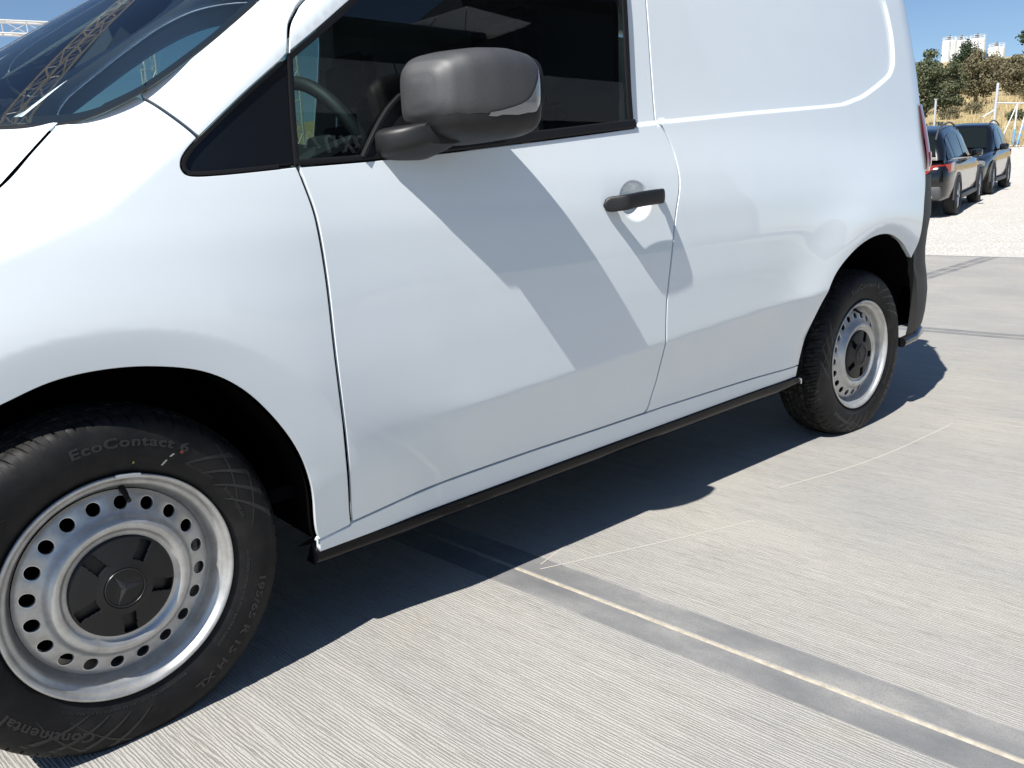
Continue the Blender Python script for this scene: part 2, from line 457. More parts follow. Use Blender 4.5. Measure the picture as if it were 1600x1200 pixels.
fender = J(cr(c_doorf), [(.470, .2760), (.394, .2640)], cr(c_archf)[::-1], cr(c_archf_front), [(-.40, .30), (-.44, .45), (-.47, .62), (-.50, .74), (-.53, .82)],
           cr(c_hood)[::-1], cr(c_wsedge[:4]), cr(c_seam), cr(c_tri))
def dedupe(P, e=.0015):
    P = np.asarray(P); keep = [0]
    for i in range(1, len(P)):
        if np.linalg.norm(P[i] - P[keep[-1]]) > e: keep.append(i)
    if np.linalg.norm(P[keep[-1]] - P[keep[0]]) < e: keep.pop()
    return P[keep]
panel('front_fender', dedupe(fender), M['paint'], van, step=.0085, depth=.007, gap=.0030)

cx_, cz_ = 1.352, .936
cups = []
for s in (1.03, .9, .75, .6, .45):
    a = np.linspace(0, 2 * np.pi, 40, endpoint=False)
    cups.append((np.stack([cx_ + .066 * s * np.cos(a), cz_ + .054 * s * np.sin(a)], 1), True))
recl = resample(REC, .012)
def inset_loop(P, d):
    if area(P) < 0: P = P[::-1]
    return P - out2d(P) * d
def clip_line(P, f):                                     # the run of a closed loop that satisfies f, as open lines
    k = f(P); out = []; n = len(P); s = int(np.argmin(k)); cur = []
    for i in range(n):
        j = (s + i) % n
        if k[j]: cur.append(P[j])
        elif cur:
            if len(cur) > 2: out.append((np.array(cur), False))
            cur = []
    if len(cur) > 2: out.append((np.array(cur), False))
    return out
rl = [inset_loop(recl, d) for d in (-.0015, .004, .008, .0135)]

door_o = dedupe(J(cr(c_doorf), cr(c_doorb)[1:], cr(c_doorr)[1:], cr(c_doorr2), cr(c_doorup)[::-1], cr(c_winup), [(1.418, 1.447), (1.398, 1.25), (1.387, 1.124)], c_belt[1:]))
dl = []
for l in rl: dl += clip_line(l, lambda P: (P[:, 0] > 1.400) & (P[:, 0] < 1.490) & (P[:, 1] < 1.30))
door = panel('front_door', door_o, M['paint'], van, step=.012, lines=cups + dl, depth=.007, gap=.0030)

side_o = dedupe(J(cr(c_doorr2)[::-1], cr(c_doorr)[::-1][1:], [(1.55, .3245), (1.9, .3265), (2.300, .328)], cr(c_archr)[1:], cr(c_tail)[1:],
                  [(3.05, 1.745), (2.6, 1.755), (1.9, 1.752), (1.54, 1.742), (1.523, 1.70)]))
sl = []
for l in rl: sl += clip_line(l, lambda P: (P[:, 0] > 1.530) & (P[:, 1] > 1.0))
side_panel = panel('side_panel', side_o, M['paint'], van, step=.013, lines=sl, depth=.02)

pillar_o = dedupe(J(cr(c_wsedge)[18:], cr(c_wstop), [(1.2, 1.765), (1.536, 1.765), (1.527, 1.70)], cr(c_doorup)[::-1][3:], cr(c_triup)[::-1][1:], cr(c_seam)[::-1][1:]))
panel('windscreen_pillar', pillar_o, M['paint'], van, step=.012, depth=.02)

sill_o = J(c_doorb, [(1.55, .3245), (1.9, .3265), (2.300, .328), (2.301, skt(2.29) - .008), (1.9, skt(1.9) - .008), (1.3, skt(1.3) - .008), (.9, skt(.9) - .008), (.395, skt(.395) - .006), (.394, .2640), (.470, .2760)])
panel('sill', dedupe(sill_o), M['paint'], van, step=.010, gap=.0015)

# black backing sheet added so the gaps between panels read as deep shade
back = J(cr(c_doorf)[::-1][:1], [(.36, .26)], cr(c_archf)[::-1], cr(c_archf_front), [(-.40, .30), (-.50, .74)], cr(c_hood)[::-1], cr(c_wsedge[:4]), [(.235, 1.09), (.20, 1.03), (.42, 1.03), (.545, 1.035), (1.036, 1.078), (1.40, 1.112), (1.43, 1.60), (1.1, 1.65), (.80, 1.53), (.44, 1.27), (.43, 1.24), (.16, 1.165)],
         cr(c_wsedge)[22:], cr(c_wstop), [(1.5, 1.76), (1.56, 1.74), (1.56, .40), (2.28, .40), (2.28, .25), (1.4, .25)])
panel('gap_backing', dedupe(back, .003), M['inner'], van, step=.03, off=.0155, lip=False, surf=lambda x, z: S0(x, z) + recess(x, z) + cup(x, z) * 1.15, nrm=SN0, edge=.02, gap=.004)

# far side, coarser
for nm, o_ in (('front_fender', fender), ('front_door', door_o), ('side_panel', side_o), ('windscreen_pillar', pillar_o), ('sill', sill_o)):
    panel(nm, dedupe(o_, .004), M['paint'], van, step=.045, far=True, edge=.03, depth=.01)

# --- belt strip, seals, glass, quarter panel
def strip(name, pts, w_in, w_out, proud, m, parent, th=.006):
    """a moulding that follows a line on the side; section is a low rounded bar"""
    P = crom(pts, 8); P = resample(P, .012, False)
    t = np.gradient(P, axis=0); t /= np.linalg.norm(t, axis=1, keepdims=True); n2 = np.stack([-t[:, 1], t[:, 0]], 1)
    prof = [(-w_in, th), (-w_in, -proud * .5), (-w_in * .7, -proud), (w_out * .7, -proud), (w_out, -proud * .5), (w_out, th)]
    V = []
    for a, d in prof:
        q = P + n2 * a; N = SN0(q[:, 0], q[:, 1]); V.append(np.stack([q[:, 0], S0(q[:, 0], q[:, 1]), q[:, 1]], 1) - N * d)
    V = np.array(V).transpose(1, 0, 2); nu = len(P)
    fs = grid_faces(nu, len(prof), flip=False) + [tuple(range(len(prof))), tuple(range((nu - 1) * len(prof), nu * len(prof)))[::-1]]
    bm = bmesh.new(); vs = [bm.verts.new(v) for v in V.reshape(-1, 3)]
    for f_ in fs: bm.faces.new([vs[i] for i in f_])
    return finish_bm(name, bm, m, parent)
win_o = dedupe(J(cr(c_winup), [(1.418, 1.447), (1.387, 1.124)], c_belt[1:]))
win_g = panel('side_window', win_o, M['glass'], door, step=.03, off=.009, lip=False, surf=SG, nrm=SGN, gap=-.004)
strip('belt_moulding', [(1.393, 1.1345), (1.210, 1.1165), (1.036, 1.0995), (.79, 1.0765), (.64, 1.063)], .011, .011, .006, M['rubber'], door)
strip('lower_window_seal', [(.64, 1.060), (.545, 1.0515), (.402, 1.0430)], .006, .005, .002, M['rubber'], door)
strip('front_window_seal', [(.404, 1.04), (.416, 1.14), (.4285, 1.238)], .004, .006, .001, M['rubber'], door)
strip('upper_window_seal', [(q[0], q[1]) for q in crom(c_winup[:9], 4)], .010, .001, .001, M['rubber'], door)
strip('rear_window_seal', [(1.425, 1.60), (1.418, 1.447), (1.398, 1.25), (1.388, 1.130)], .014, .001, .001, M['rubber'], door)
tri_o = dedupe(J(cr(c_tri), [(.426, 1.241)], cr(c_triup)[::-1]))
quarter = panel('quarter_window', tri_o, M['quarter_black'], van, step=.02, off=.004, surf=S0, nrm=SN0, gap=.003)
tl = densify(np.vstack([cr(c_triup)[::-1][1:-1], cr(c_tri)[:-3]]), .01, False)
strip('quarter_seal', [tuple(q) for q in tl[::2]], .001, .006, .001, M['rubber'], quarter)

# --- bonnet, windscreen, roof
def hood_zg(x): return np.interp(x, [-.76, -.64] + [q[0] for q in c_hood[::-1]] + [.03], [.80, .825] + [q[1] for q in c_hood[::-1]] + [1.118])
def hood_zc(x): return np.interp(x, [-.80, -.77, -.72, -.6, -.4, -.2, .03], [.80, .86, .93, 1.005, 1.082, 1.146, 1.185])
qs = np.concatenate([-1 + .5 * np.linspace(0, 1, 16) ** 1.8, np.linspace(-.45, .45, 12), (1 - .5 * np.linspace(0, 1, 16) ** 1.8)[::-1]]); ss = np.linspace(0, 1, 36)
V = []
for q in qs:
    for s in ss:
        xb = WSX(YC + q * .805) - .003; xe_ = -.80 + .30 * abs(q) ** 3.0
        x = xb * (1 - s) + xe_ * s
        if abs(q) > .999: x = .012 * (1 - s) + xe_ * s
        zg = hood_zg(x); yg = float(S0(x, zg)) + .001
        k = 1 - abs(q) ** 3.8
        V.append((x, YC + q * (YC - yg), zg + (hood_zc(x) - zg) * k))
mk('bonnet', V, grid_faces(len(qs), len(ss), flip=True), M['paint'], van)
bm = bmesh.new()                                           # dark gutter under the bonnet's rear edge and gap
g = [(x, float(S0(x, z)) + .020, z - .012) for x, z in crom(c_hood, 4)]
tube(bm, g, .010, 6); finish_bm('bonnet_seal', bm, M['inner'], van)

d_e = np.array([-.012, .005, .017, .032, .059, .101, .148, .203, .287, .397, .60, .80, .93]); y_e = np.array([.40, .213, .116, .081, .063, .051, .052, .057, .071, .101, .135, .175, .21])
ds = np.linspace(-.012, .93, 60); ye = np.interp(ds, d_e, y_e) + .0015
tt = np.linspace(0, 1, 41); V = []
for d, y0 in zip(ds, ye):
    for t in tt:
        y = y0 + (2 * YC - 2 * y0) * t; x = WSX(y) + d; V.append((x, y, float(WSZ(x, y))))
V = np.array(V)
wscreen = mk('windscreen', V, grid_faces(len(ds), len(tt), flip=False), M['wglass'], van)
def band(k0, k1, name):                                    # printed black border of the glass, 1 mm under its face
    vv = []
    dd = crom(np.stack([d_e, y_e], 1), 4); dd = dd[np.concatenate([[True], np.diff(dd[:, 0]) > 1e-5])]
    for d, y0 in dd:
        for w in (k0, (k0 + k1) / 2, k1):
            y = y0 + w * .6 if d > .05 else y0 + w * .4; dn = d + w * (.9 if d < .12 else .35); x = WSX(y) + dn
            vv.append((x, y, float(WSZ(x, y)) - .0012))
    return mk(name, vv, grid_faces(len(dd), 3, flip=True), M['rubber'], wscreen)
band(-.004, .030, 'glass_border')
V = []
for t in np.linspace(0, 1, 40):                            # border along the base
    y = .12 + (2 * YC - .24) * t
    for d in (-.006, .006, .020): x = WSX(y) + d; V.append((x, y, float(WSZ(x, y)) - .0012))
mk('glass_base_border', V, grid_faces(40, 3), M['rubber'], wscreen)

V = []
for a in np.concatenate([np.linspace(0, .3, 14), np.linspace(.33, 1, 22)]):
    for t in np.linspace(-1, 1, 25):
        yf = YC + t * (YC - .155); xf_ = float(WSX(yf)) + .915; x = xf_ + (3.22 - xf_) * a
        ze = 1.752 - .5 * max(0, x - 3.0) ** 2; ye_ = float(S0(min(x, 3.1), 1.74)) + .004 + .3 * max(0, x - 3.05) ** 2
        zr = ze + .075 * (1 - abs(t) ** 2.6); zf = float(WSZ(xf_, yf)) + .006; d = x - xf_
        k = 1 - float(smooth(d / .42)); z = zr * (1 - k) + min(zr, zf + .45 * d) * k
        V.append((x, YC + t * (YC - ye_), z))
mk('roof', V, grid_faces(36, 25, flip=True), M['paint'], van)

# --- skirt along the sill
xs = np.linspace(.392, 2.302, 120); prof = [(.016, .012), (.004, .0), (-.006, -.006), (-.0065, -.45), (.000, -.82), (.012, -1.0), (.05, -1.02)]
V = []
for x in xs:
    zt, zb = skt(x), skb(x); y0 = float(S0(x, max(zt, .25))) + .012 * (1 - float(smooth((x - .392) / .30)))
    for a, t in prof:
        z = zt + t if t > -.05 else zt + (zb - zt) * (-t); V.append((x, y0 + a, z))
fs = grid_faces(120, len(prof), flip=True) + [tuple(range(7))[::-1], tuple(range(119 * 7, 120 * 7))]
bm = bmesh.new(); vs = [bm.verts.new(v) for v in V]
for f_ in fs: bm.faces.new([vs[i] for i in f_])
skirt = finish_bm('side_skirt', bm, M['skirt'], van, sharp=50)
obox('skirt_end_cap', (2.305, .010, .272), (.007, .022, .022), M['chrome'], skirt, bev=.003)

# --- wheel wells, underside
def well(c, y0, y1, name):
    P = resample(crom(c, 6), .03, False); V = []
    for x, z in P:
        V.append((x, float(S0(x, z)) + .016, z)); V.append((x, y0, z)); V.append((x, y1, z))
    n = len(P); V = V + [(x, y1, z) for x, z in P] ; fs = grid_faces(n, 3)
    V.append((float(P[:, 0].mean()), y1, .2)); k = len(V) - 1
    fs += [(3 * n + i, 3 * n + i + 1, k) for i in range(n - 1)]
    return mk(name, V, [tuple(f_) for f_ in fs], M['liner'], van)
af = np.vstack([np.asarray(c_archf_front)[::-1], np.asarray(c_archf)[1:]])
well(af, .10, .42, 'wheel_well'); ar = np.vstack([c_archr, [(3.06, .56), (3.10, .45), (3.12, .33)]])
well(ar, .10, .42, 'wheel_well')
bm = bmesh.new()
box(bm, (1.34, YC, .30), (1.85, 1.62, .10)); box(bm, (-.35, YC, .33), (.5, 1.3, .12)); box(bm, (3.2, YC, .40), (.45, 1.5, .16))
finish_bm('underbody', bm, M['inner'], van, flat=True)
# inner face of the near arch behind the front wheel
bm = bmesh.new(); box(bm, (.0, .52, .45), (.8, .04, .5)); finish_bm('inner_wing', bm, M['inner'], van, flat=True)

# --- tail: bumper, lamp, rear door
zl = np.array([.314, .36, .41, .45, .50, .56, .62, .68, .75, .82, .90, .97])
ys = np.array([-.018, -.030, -.038, -.042, -.046, -.047, -.047, -.049, -.052, -.052, -.048, -.040])
xr = np.array([3.40, 3.44] + [3.45] * 10); bb = np.array([.25] * 5 + [.28, .34, .41, .40, .36, .36, .33])
xst = np.array([3.135, 3.125, 3.115, 3.105, 3.090, 3.070, 3.035, 3.022, 3.05, 3.078, 3.108, 3.133])
V = []; NB = 26
for z, y0, xe, x0, b_ in zip(zl, ys, xr, xst, bb):
    xc = max(3.06, x0 + .004) if z > .6 else x0 + .004; n_ = 2.0; half = []
    y00 = max(y0, float(S0(x0, z)) + .001) if z > .60 else y0
    for t in np.linspace(0, 1, NB):
        if t < .15: f_ = t / .15; x = x0 + (xc - x0) * f_; y = y00 + (.004) * f_
        else:
            a = (t - .15) / .85 * math.pi / 2; x = xc + (xe - xc) * math.sin(a) ** (2 / n_); y = y00 + .004 + b_ * (1 - max(0, math.cos(a)) ** (2 / n_))
        half.append((x, y, z))
    row = half + [(xe, YC, z)] + [(x, 2 * YC - y, zz) for x, y, zz in half[::-1]]
    V += row
nb = 2 * NB + 1
V2 = np.array(V).reshape(len(zl), nb, 3)
# folded lip towards the wheel arch
lipv = V2[:, 0].copy(); lipv[:, 1] += .03; lipv[:, 0] += .004
vv = np.vstack([V2.reshape(-1, 3), lipv]); fs = grid_faces(len(zl), nb)
b0 = len(zl) * nb
fs += [(i * nb, b0 + i, b0 + i + 1, (i + 1) * nb)[::-1] for i in range(len(zl) - 1)]
bm = bmesh.new(); vs = [bm.verts.new(v) for v in vv]
for f_ in fs: bm.faces.new([vs[i] for i in f_])
bump_o = finish_bm('rear_bumper', bm, M['bumper'], van, sharp=50)
bm = bmesh.new(); tube(bm, [(3.05, -.012, .302), (3.15, -.014, .310), (3.25, .006, .322), (3.33, .06, .335), (3.38, .16, .34), (3.40, .6, .34)], .021, 12)
finish_bm('tow_bar', bm, M['gloss_black'], bump_o)
# tail lamp
zl = np.linspace(.985, 1.245, 14); V = []; NL = 14
for z in zl:
    t = (z - .985) / .26; bul = .012 * math.sin(math.pi * min(1, max(0, t)) ** .7) + .003
    x0 = float(np.interp(z, [q[1] for q in c_tail], [q[0] for q in c_tail])) + .002
    for a in np.linspace(0, 1, NL):
        x = x0 + .16 * a * (1 - .25 * t); y = float(S0(min(x, x0 + .05), z)) + max(0, x - x0 - .05) ** 1 * (.42 + 1.6 * max(0, x - x0 - .05)) - bul * math.sin(math.pi * min(1, a * 1.1 + .1)) ** .5 - .004
        V.append((x, y, z))
lamp = mk('tail_lamp', V, grid_faces(14, NL, flip=True), M['lens_red'], van)
V = []
for z in np.linspace(1.0, 1.06, 5):
    for a in np.linspace(.30, .8, 8):
        i = int((z - .985) / .26 * 13); p0 = np.array(lamp.data.vertices[i * NL + int(a * (NL - 1))].co); V.append((p0[0], p0[1] - .003, z))
mk('reversing_lens', V, grid_faces(5, 8, flip=True), M['lens_orange'], lamp)
bm = bmesh.new(); box(bm, (3.36, YC, 1.17), (.12, 1.25, 1.16), bev=.05); finish_bm('rear_door', bm, M['paint'], van)
for fr in (False, True): panel('rear_pillar', np.array([(3.13, .99), (3.40, .99), (3.40, 1.60), (3.36, 1.72), (3.10, 1.73), (3.13, 1.45), (3.15, 1.2)]), M['paint'], van, step=.03, off=.003, surf=S0, nrm=SN0, far=fr, edge=.03)
# nose: bumper, grille, headlamps (outside the frame)
zl = np.array([.18, .26, .36, .5, .62, .72, .79, .845]); xf = np.array([-.78, -.83, -.85, -.85, -.845, -.835, -.815, -.78]); V = []; NB = 18
for z, xe in zip(zl, xf):
    half = []
    for t in np.linspace(0, 1, NB):
        a = t * math.pi / 2; x0 = np.interp(z, [.3, .45, .62, .74, .82, .93], [-.40, -.44, -.47, -.50, -.525, -.51]); y0 = float(S0(x0, max(z, .3)))
        half.append((x0 + (xe - x0) * math.sin(a) ** .85, y0 + .45 * (1 - math.cos(a) ** .85), z))
    V += half + [(xe, YC, z)] + [(x, 2 * YC - y, zz) for x, y, zz in half[::-1]]
mk('front_bumper', V, grid_faces(len(zl), 2 * NB + 1, flip=True), M['paint'], van)
obox('grille', (-.83, YC, .66), (.05, .9, .16), M['gloss_black'], van, bev=.02)
for s in (-1, 1): obox('headlamp', (-.70, YC + s * .66, .74), (.12, .30, .13), M['lens_clear'], van, bev=.03)
# --- wheels: local frame x along the van, y inwards (0 = outer face of the rim), z up
def text_mesh(s, size, spacing=1.0, bold=0.0):
    cu = bpy.data.curves.new('t', 'FONT'); cu.body = s; cu.size = size; cu.space_character = spacing; cu.resolution_u = 3; cu.offset = bold
    o = bpy.data.objects.new('t', cu); col.objects.link(o); me = o.to_mesh()
    V = np.array([v.co[:2] for v in me.vertices]); F = [tuple(p_.vertices) for p_ in me.polygons]
    E = {}
    for f_ in F:
        for i in range(len(f_)): E[(f_[i], f_[(i + 1) % len(f_)])] = 1
    bd = [e for e in E if (e[1], e[0]) not in E]
    o.to_mesh_clear(); bpy.data.objects.remove(o); bpy.data.curves.remove(cu)
    return V, F, bd
SWR = np.array([.2050, .2120, .2200, .2300, .2450, .2620, .2780, .2900, .2990, .3060, .3105, .3135])
SWR = np.where(SWR > .212, .212 + (SWR - .212) * 1.07, SWR)
SWY = np.array([.0140, .0060, .0005, -.0040, -.0078, -.0092, -.0078, -.0040, .0020, .0100, .0190, .0300])
def swy(r): return np.interp(r, SWR, SWY)
def arc_text(s, size, r0, ang_mid, spacing=1.0, h=.0009, bold=0.0, width=None):
    """raised lettering on the sidewall, read clockwise with its tops outwards"""
    V, F, bd = text_mesh(s, size, spacing, size * .028)
    V[:, 0] -= V[:, 0].mean() * 0 + (V[:, 0].min() + V[:, 0].max()) / 2
    if width: V[:, 0] *= width / (V[:, 0].max() - V[:, 0].min())
    r = r0 + V[:, 1]; a = R(ang_mid) - V[:, 0] / r0
    top = np.stack([r * np.cos(a), swy(r) - h, r * np.sin(a)], 1); bot = top.copy(); bot[:, 1] += h + .0006
    n = len(V)
    faces = [tuple(f_) for f_ in F] + [(b, a_, a_ + n, b + n) for a_, b in bd]
    return np.vstack([top, bot]), faces
def revolve(prof, n, angs=None):
    A = np.linspace(0, 2 * np.pi, n, endpoint=False) if angs is None else angs
    P = np.asarray(prof); V = np.stack([np.outer(np.cos(A), P[:, 0]), np.tile(P[:, 1], (len(A), 1)), np.outer(np.sin(A), P[:, 0])], -1)
    return V

def tyre_mesh():
    CW = .088                                              # centre of the tread
    half = list(zip(SWR, SWY))
    npitch = 68
    angs = []; grv = []
    pr = random.Random(3)
    w = np.array([1 + .22 * pr.uniform(-1, 1) for _ in range(npitch)]); w = w / w.sum() * 2 * np.pi; a0 = 0
    for k in range(npitch):
        for t, g_ in ((.0, 0), (.30, 0), (.335, 1), (.365, 1), (.40, 0), (.80, 0), (.835, 2), (.935, 2), (.97, 0)): angs.append(a0 + w[k] * t); grv.append(g_)
        a0 += w[k]
    angs = np.array(angs); grv = np.array(grv)
    tread = [(.3150, .036), (.3158, .0405), (.3162, .046), (.3162, .0505), (.3100, .0512), (.3100, .0568), (.3168, .0575), (.3172, .074), (.3112, .0747), (.3112, .080), (.3174, .0807), (.3175, .088)]
    tread = [(.212 + (r - .212) * 1.07, y) for r, y in tread]
    P = half + tread; P = P + [(r, 2 * CW - y) for r, y in P[-2::-1]]
    P = np.array(P); V = revolve(P, 0, angs)
    # lateral grooves on both shoulders
    r = P[:, 0]; lat = ((P[:, 1] > .006) & (P[:, 1] < .0508) & (r > .3104)) | ((2 * CW - P[:, 1] > .006) & (2 * CW - P[:, 1] < .0508) & (r > .3104))
    centre = (P[:, 1] > .0572) & (P[:, 1] < 2 * CW - .0572) & (r > .3195)
    for i, g_ in enumerate(grv):
        d = np.zeros(len(P))
        if g_ == 2: d[lat] = .0048
        elif g_ == 1: d[lat] = .0022; d[centre] = .0018
        V[i, :, 0] -= np.cos(angs[i]) * d; V[i, :, 2] -= np.sin(angs[i]) * d
    # skew the shoulder grooves a little round the tyre
    sk = np.interp(P[:, 1], [0, .05, CW, 2 * CW - .05, 2 * CW], [.0, .045, .05, .045, .0])
    c, s = np.cos(sk), np.sin(sk); X, Z = V[:, :, 0].copy(), V[:, :, 2].copy(); V[:, :, 0] = X * c - Z * s; V[:, :, 2] = X * s + Z * c
    fs = grid_faces(len(angs), len(P), closed_u=True, flip=True)
    mi = []
    for i in range(len(angs)):
        for j in range(len(P) - 1): mi.append(1 if (P[j, 0] > .3127 and P[j + 1, 0] > .3127) else 0)
    return V.reshape(-1, 3), fs, mi, len(P), len(angs)
def flatten(V, rot, zc=.303, g_=.0005):                    # the contact patch, with the wheel turned by rot about its axle
    c, s = math.cos(rot), math.sin(rot); V = np.array(V, float)
    x, z = V[:, 0] * c - V[:, 2] * s, V[:, 0] * s + V[:, 2] * c
    k = np.clip(-(zc - g_) - z, 0, None); z = z + k
    V[:, 1] += np.where(k > 0, np.sign(V[:, 1] - .088) * k * .25, 0)
    V[:, 0], V[:, 2] = x * c + z * s, -x * s + z * c
    return V

RIM = np.array([(.2060, .0100), (.2100, .0050), (.2108, .0015), (.2100, -.0012), (.2080, -.0022), (.2050, -.0014), (.2020, .0015), (.2000, .0050), (.1985, .0090), (.1955, .0125), (.1915, .0142), (.1885, .0165), (.1865, .0210), (.1850, .0270), (.1835, .0330), (.1815, .0385), (.1785, .0430), (.1750, .0445)])
DISC = np.array([(.1745, .0400), (.1725, .0368), (.1690, .0342), (.1640, .0322), (.1520, .0275), (.1400, .0232), (.1350, .0210), (.1310, .0172), (.1270, .0110), (.1225, .0062), (.1170, .0040), (.1110, .0044), (.1070, .0072), (.1045, .0106), (.1010, .0125), (.0950, .0130), (.0900, .0132)])
def disc_y(r): return np.interp(r, DISC[::-1, 0], DISC[::-1, 1])
def make_wheel(rot, origin, name_extra=None):
    # rim barrel and disc in one mesh with twenty holes
    n = 160
    Vr = revolve(RIM, n); verts = [Vr.reshape(-1, 3)]; faces = grid_faces(n, len(RIM), closed_u=True, flip=False); mi = [0] * len(faces); base = n * len(RIM)
    # back of the barrel
    Vb = revolve([(.1750, .0445), (.172, .10), (.170, .15)], n); verts.append(Vb.reshape(-1, 3)); fb = [tuple(base + q for q in f_) for f_ in grid_faces(n, 3, closed_u=True)]; faces += fb; mi += [0] * len(fb); base += n * 3
    # outer and inner rings of the disc, sampled so that they meet the hole band
    r_out, r_in = .1655, .1385
    prof_o = [(r, y) for r, y in DISC if r >= r_out] + [(r_out, float(disc_y(r_out)))]
    prof_i = [(r_in, float(disc_y(r_in)))] + [(r, y) for r, y in DISC if r < r_in]
    for pr_ in (prof_o, prof_i):
        Vd = revolve(pr_, n); verts.append(Vd.reshape(-1, 3)); fd = [tuple(base + q for q in f_) for f_ in grid_faces(n, len(pr_), closed_u=True)]
        faces += fd; mi += [0] * len(fd); base += n * len(pr_)
    nh = 20; hr = .0122; rc = .1520; per = n // nh
    for h in range(nh):
        am = 2 * np.pi * (h + .5) / nh
        aa = np.linspace(am - np.pi / nh, am + np.pi / nh, per + 1)
        border = [(r_out, a) for a in aa] + [(r_out + (r_in - r_out) * t, aa[-1]) for t in (.25, .5, .75)] + [(r_in, a) for a in aa[::-1]] + [(r_in + (r_out - r_in) * t, aa[0]) for t in (.25, .5, .75)]
        B = np.array([(r * math.cos(a), r * math.sin(a)) for r, a in border]); m_ = len(B)
        cxh, czh = rc * math.cos(am), rc * math.sin(am); K = 32
        rings = [B]
        ang = np.arctan2(B[:, 1] - czh, B[:, 0] - cxh)
        for rr in (hr + .0012, hr + .0002): rings.append(np.stack([cxh + rr * np.cos(ang), czh + rr * np.sin(ang)], 1))
        ids = []
        for k, q in enumerate(rings):
            rad_ = np.hypot(q[:, 0], q[:, 1]); yy = disc_y(rad_) + (0, 0, .0004)[k]
            verts.append(np.stack([q[:, 0], yy, q[:, 1]], 1)); ids.append(base); base += m_
        q = np.stack([cxh + hr * np.cos(ang), czh + hr * np.sin(ang)], 1)
        for dep in (.0012, .006):
            verts.append(np.stack([q[:, 0], disc_y(np.hypot(q[:, 0], q[:, 1])) + dep, q[:, 1]], 1)); ids.append(base); base += m_
        for k in range(4):
            for i in range(m_):
                j = (i + 1) % m_; faces.append((ids[k] + i, ids[k] + j, ids[k + 1] + j, ids[k + 1] + i)); mi.append(1 if k in (1, 2) else 0)
    w = mk('wheel', np.vstack(verts), [tuple(f_) for f_ in faces], M['steel'], van, origin, mats=[M['steel'], M['pale_edge']], midx=mi)
    bm = bmesh.new(); bm.from_mesh(w.data); bmesh.ops.remove_doubles(bm, verts=bm.verts, dist=2e-5); bmesh.ops.recalc_face_normals(bm, faces=bm.faces); bm.to_mesh(w.data); bm.free()
    w.data.polygons.foreach_set('use_smooth', np.ones(len(w.data.polygons), bool)); w.data.set_sharp_from_angle(angle=R(50))
    return w
TY = tyre_mesh()
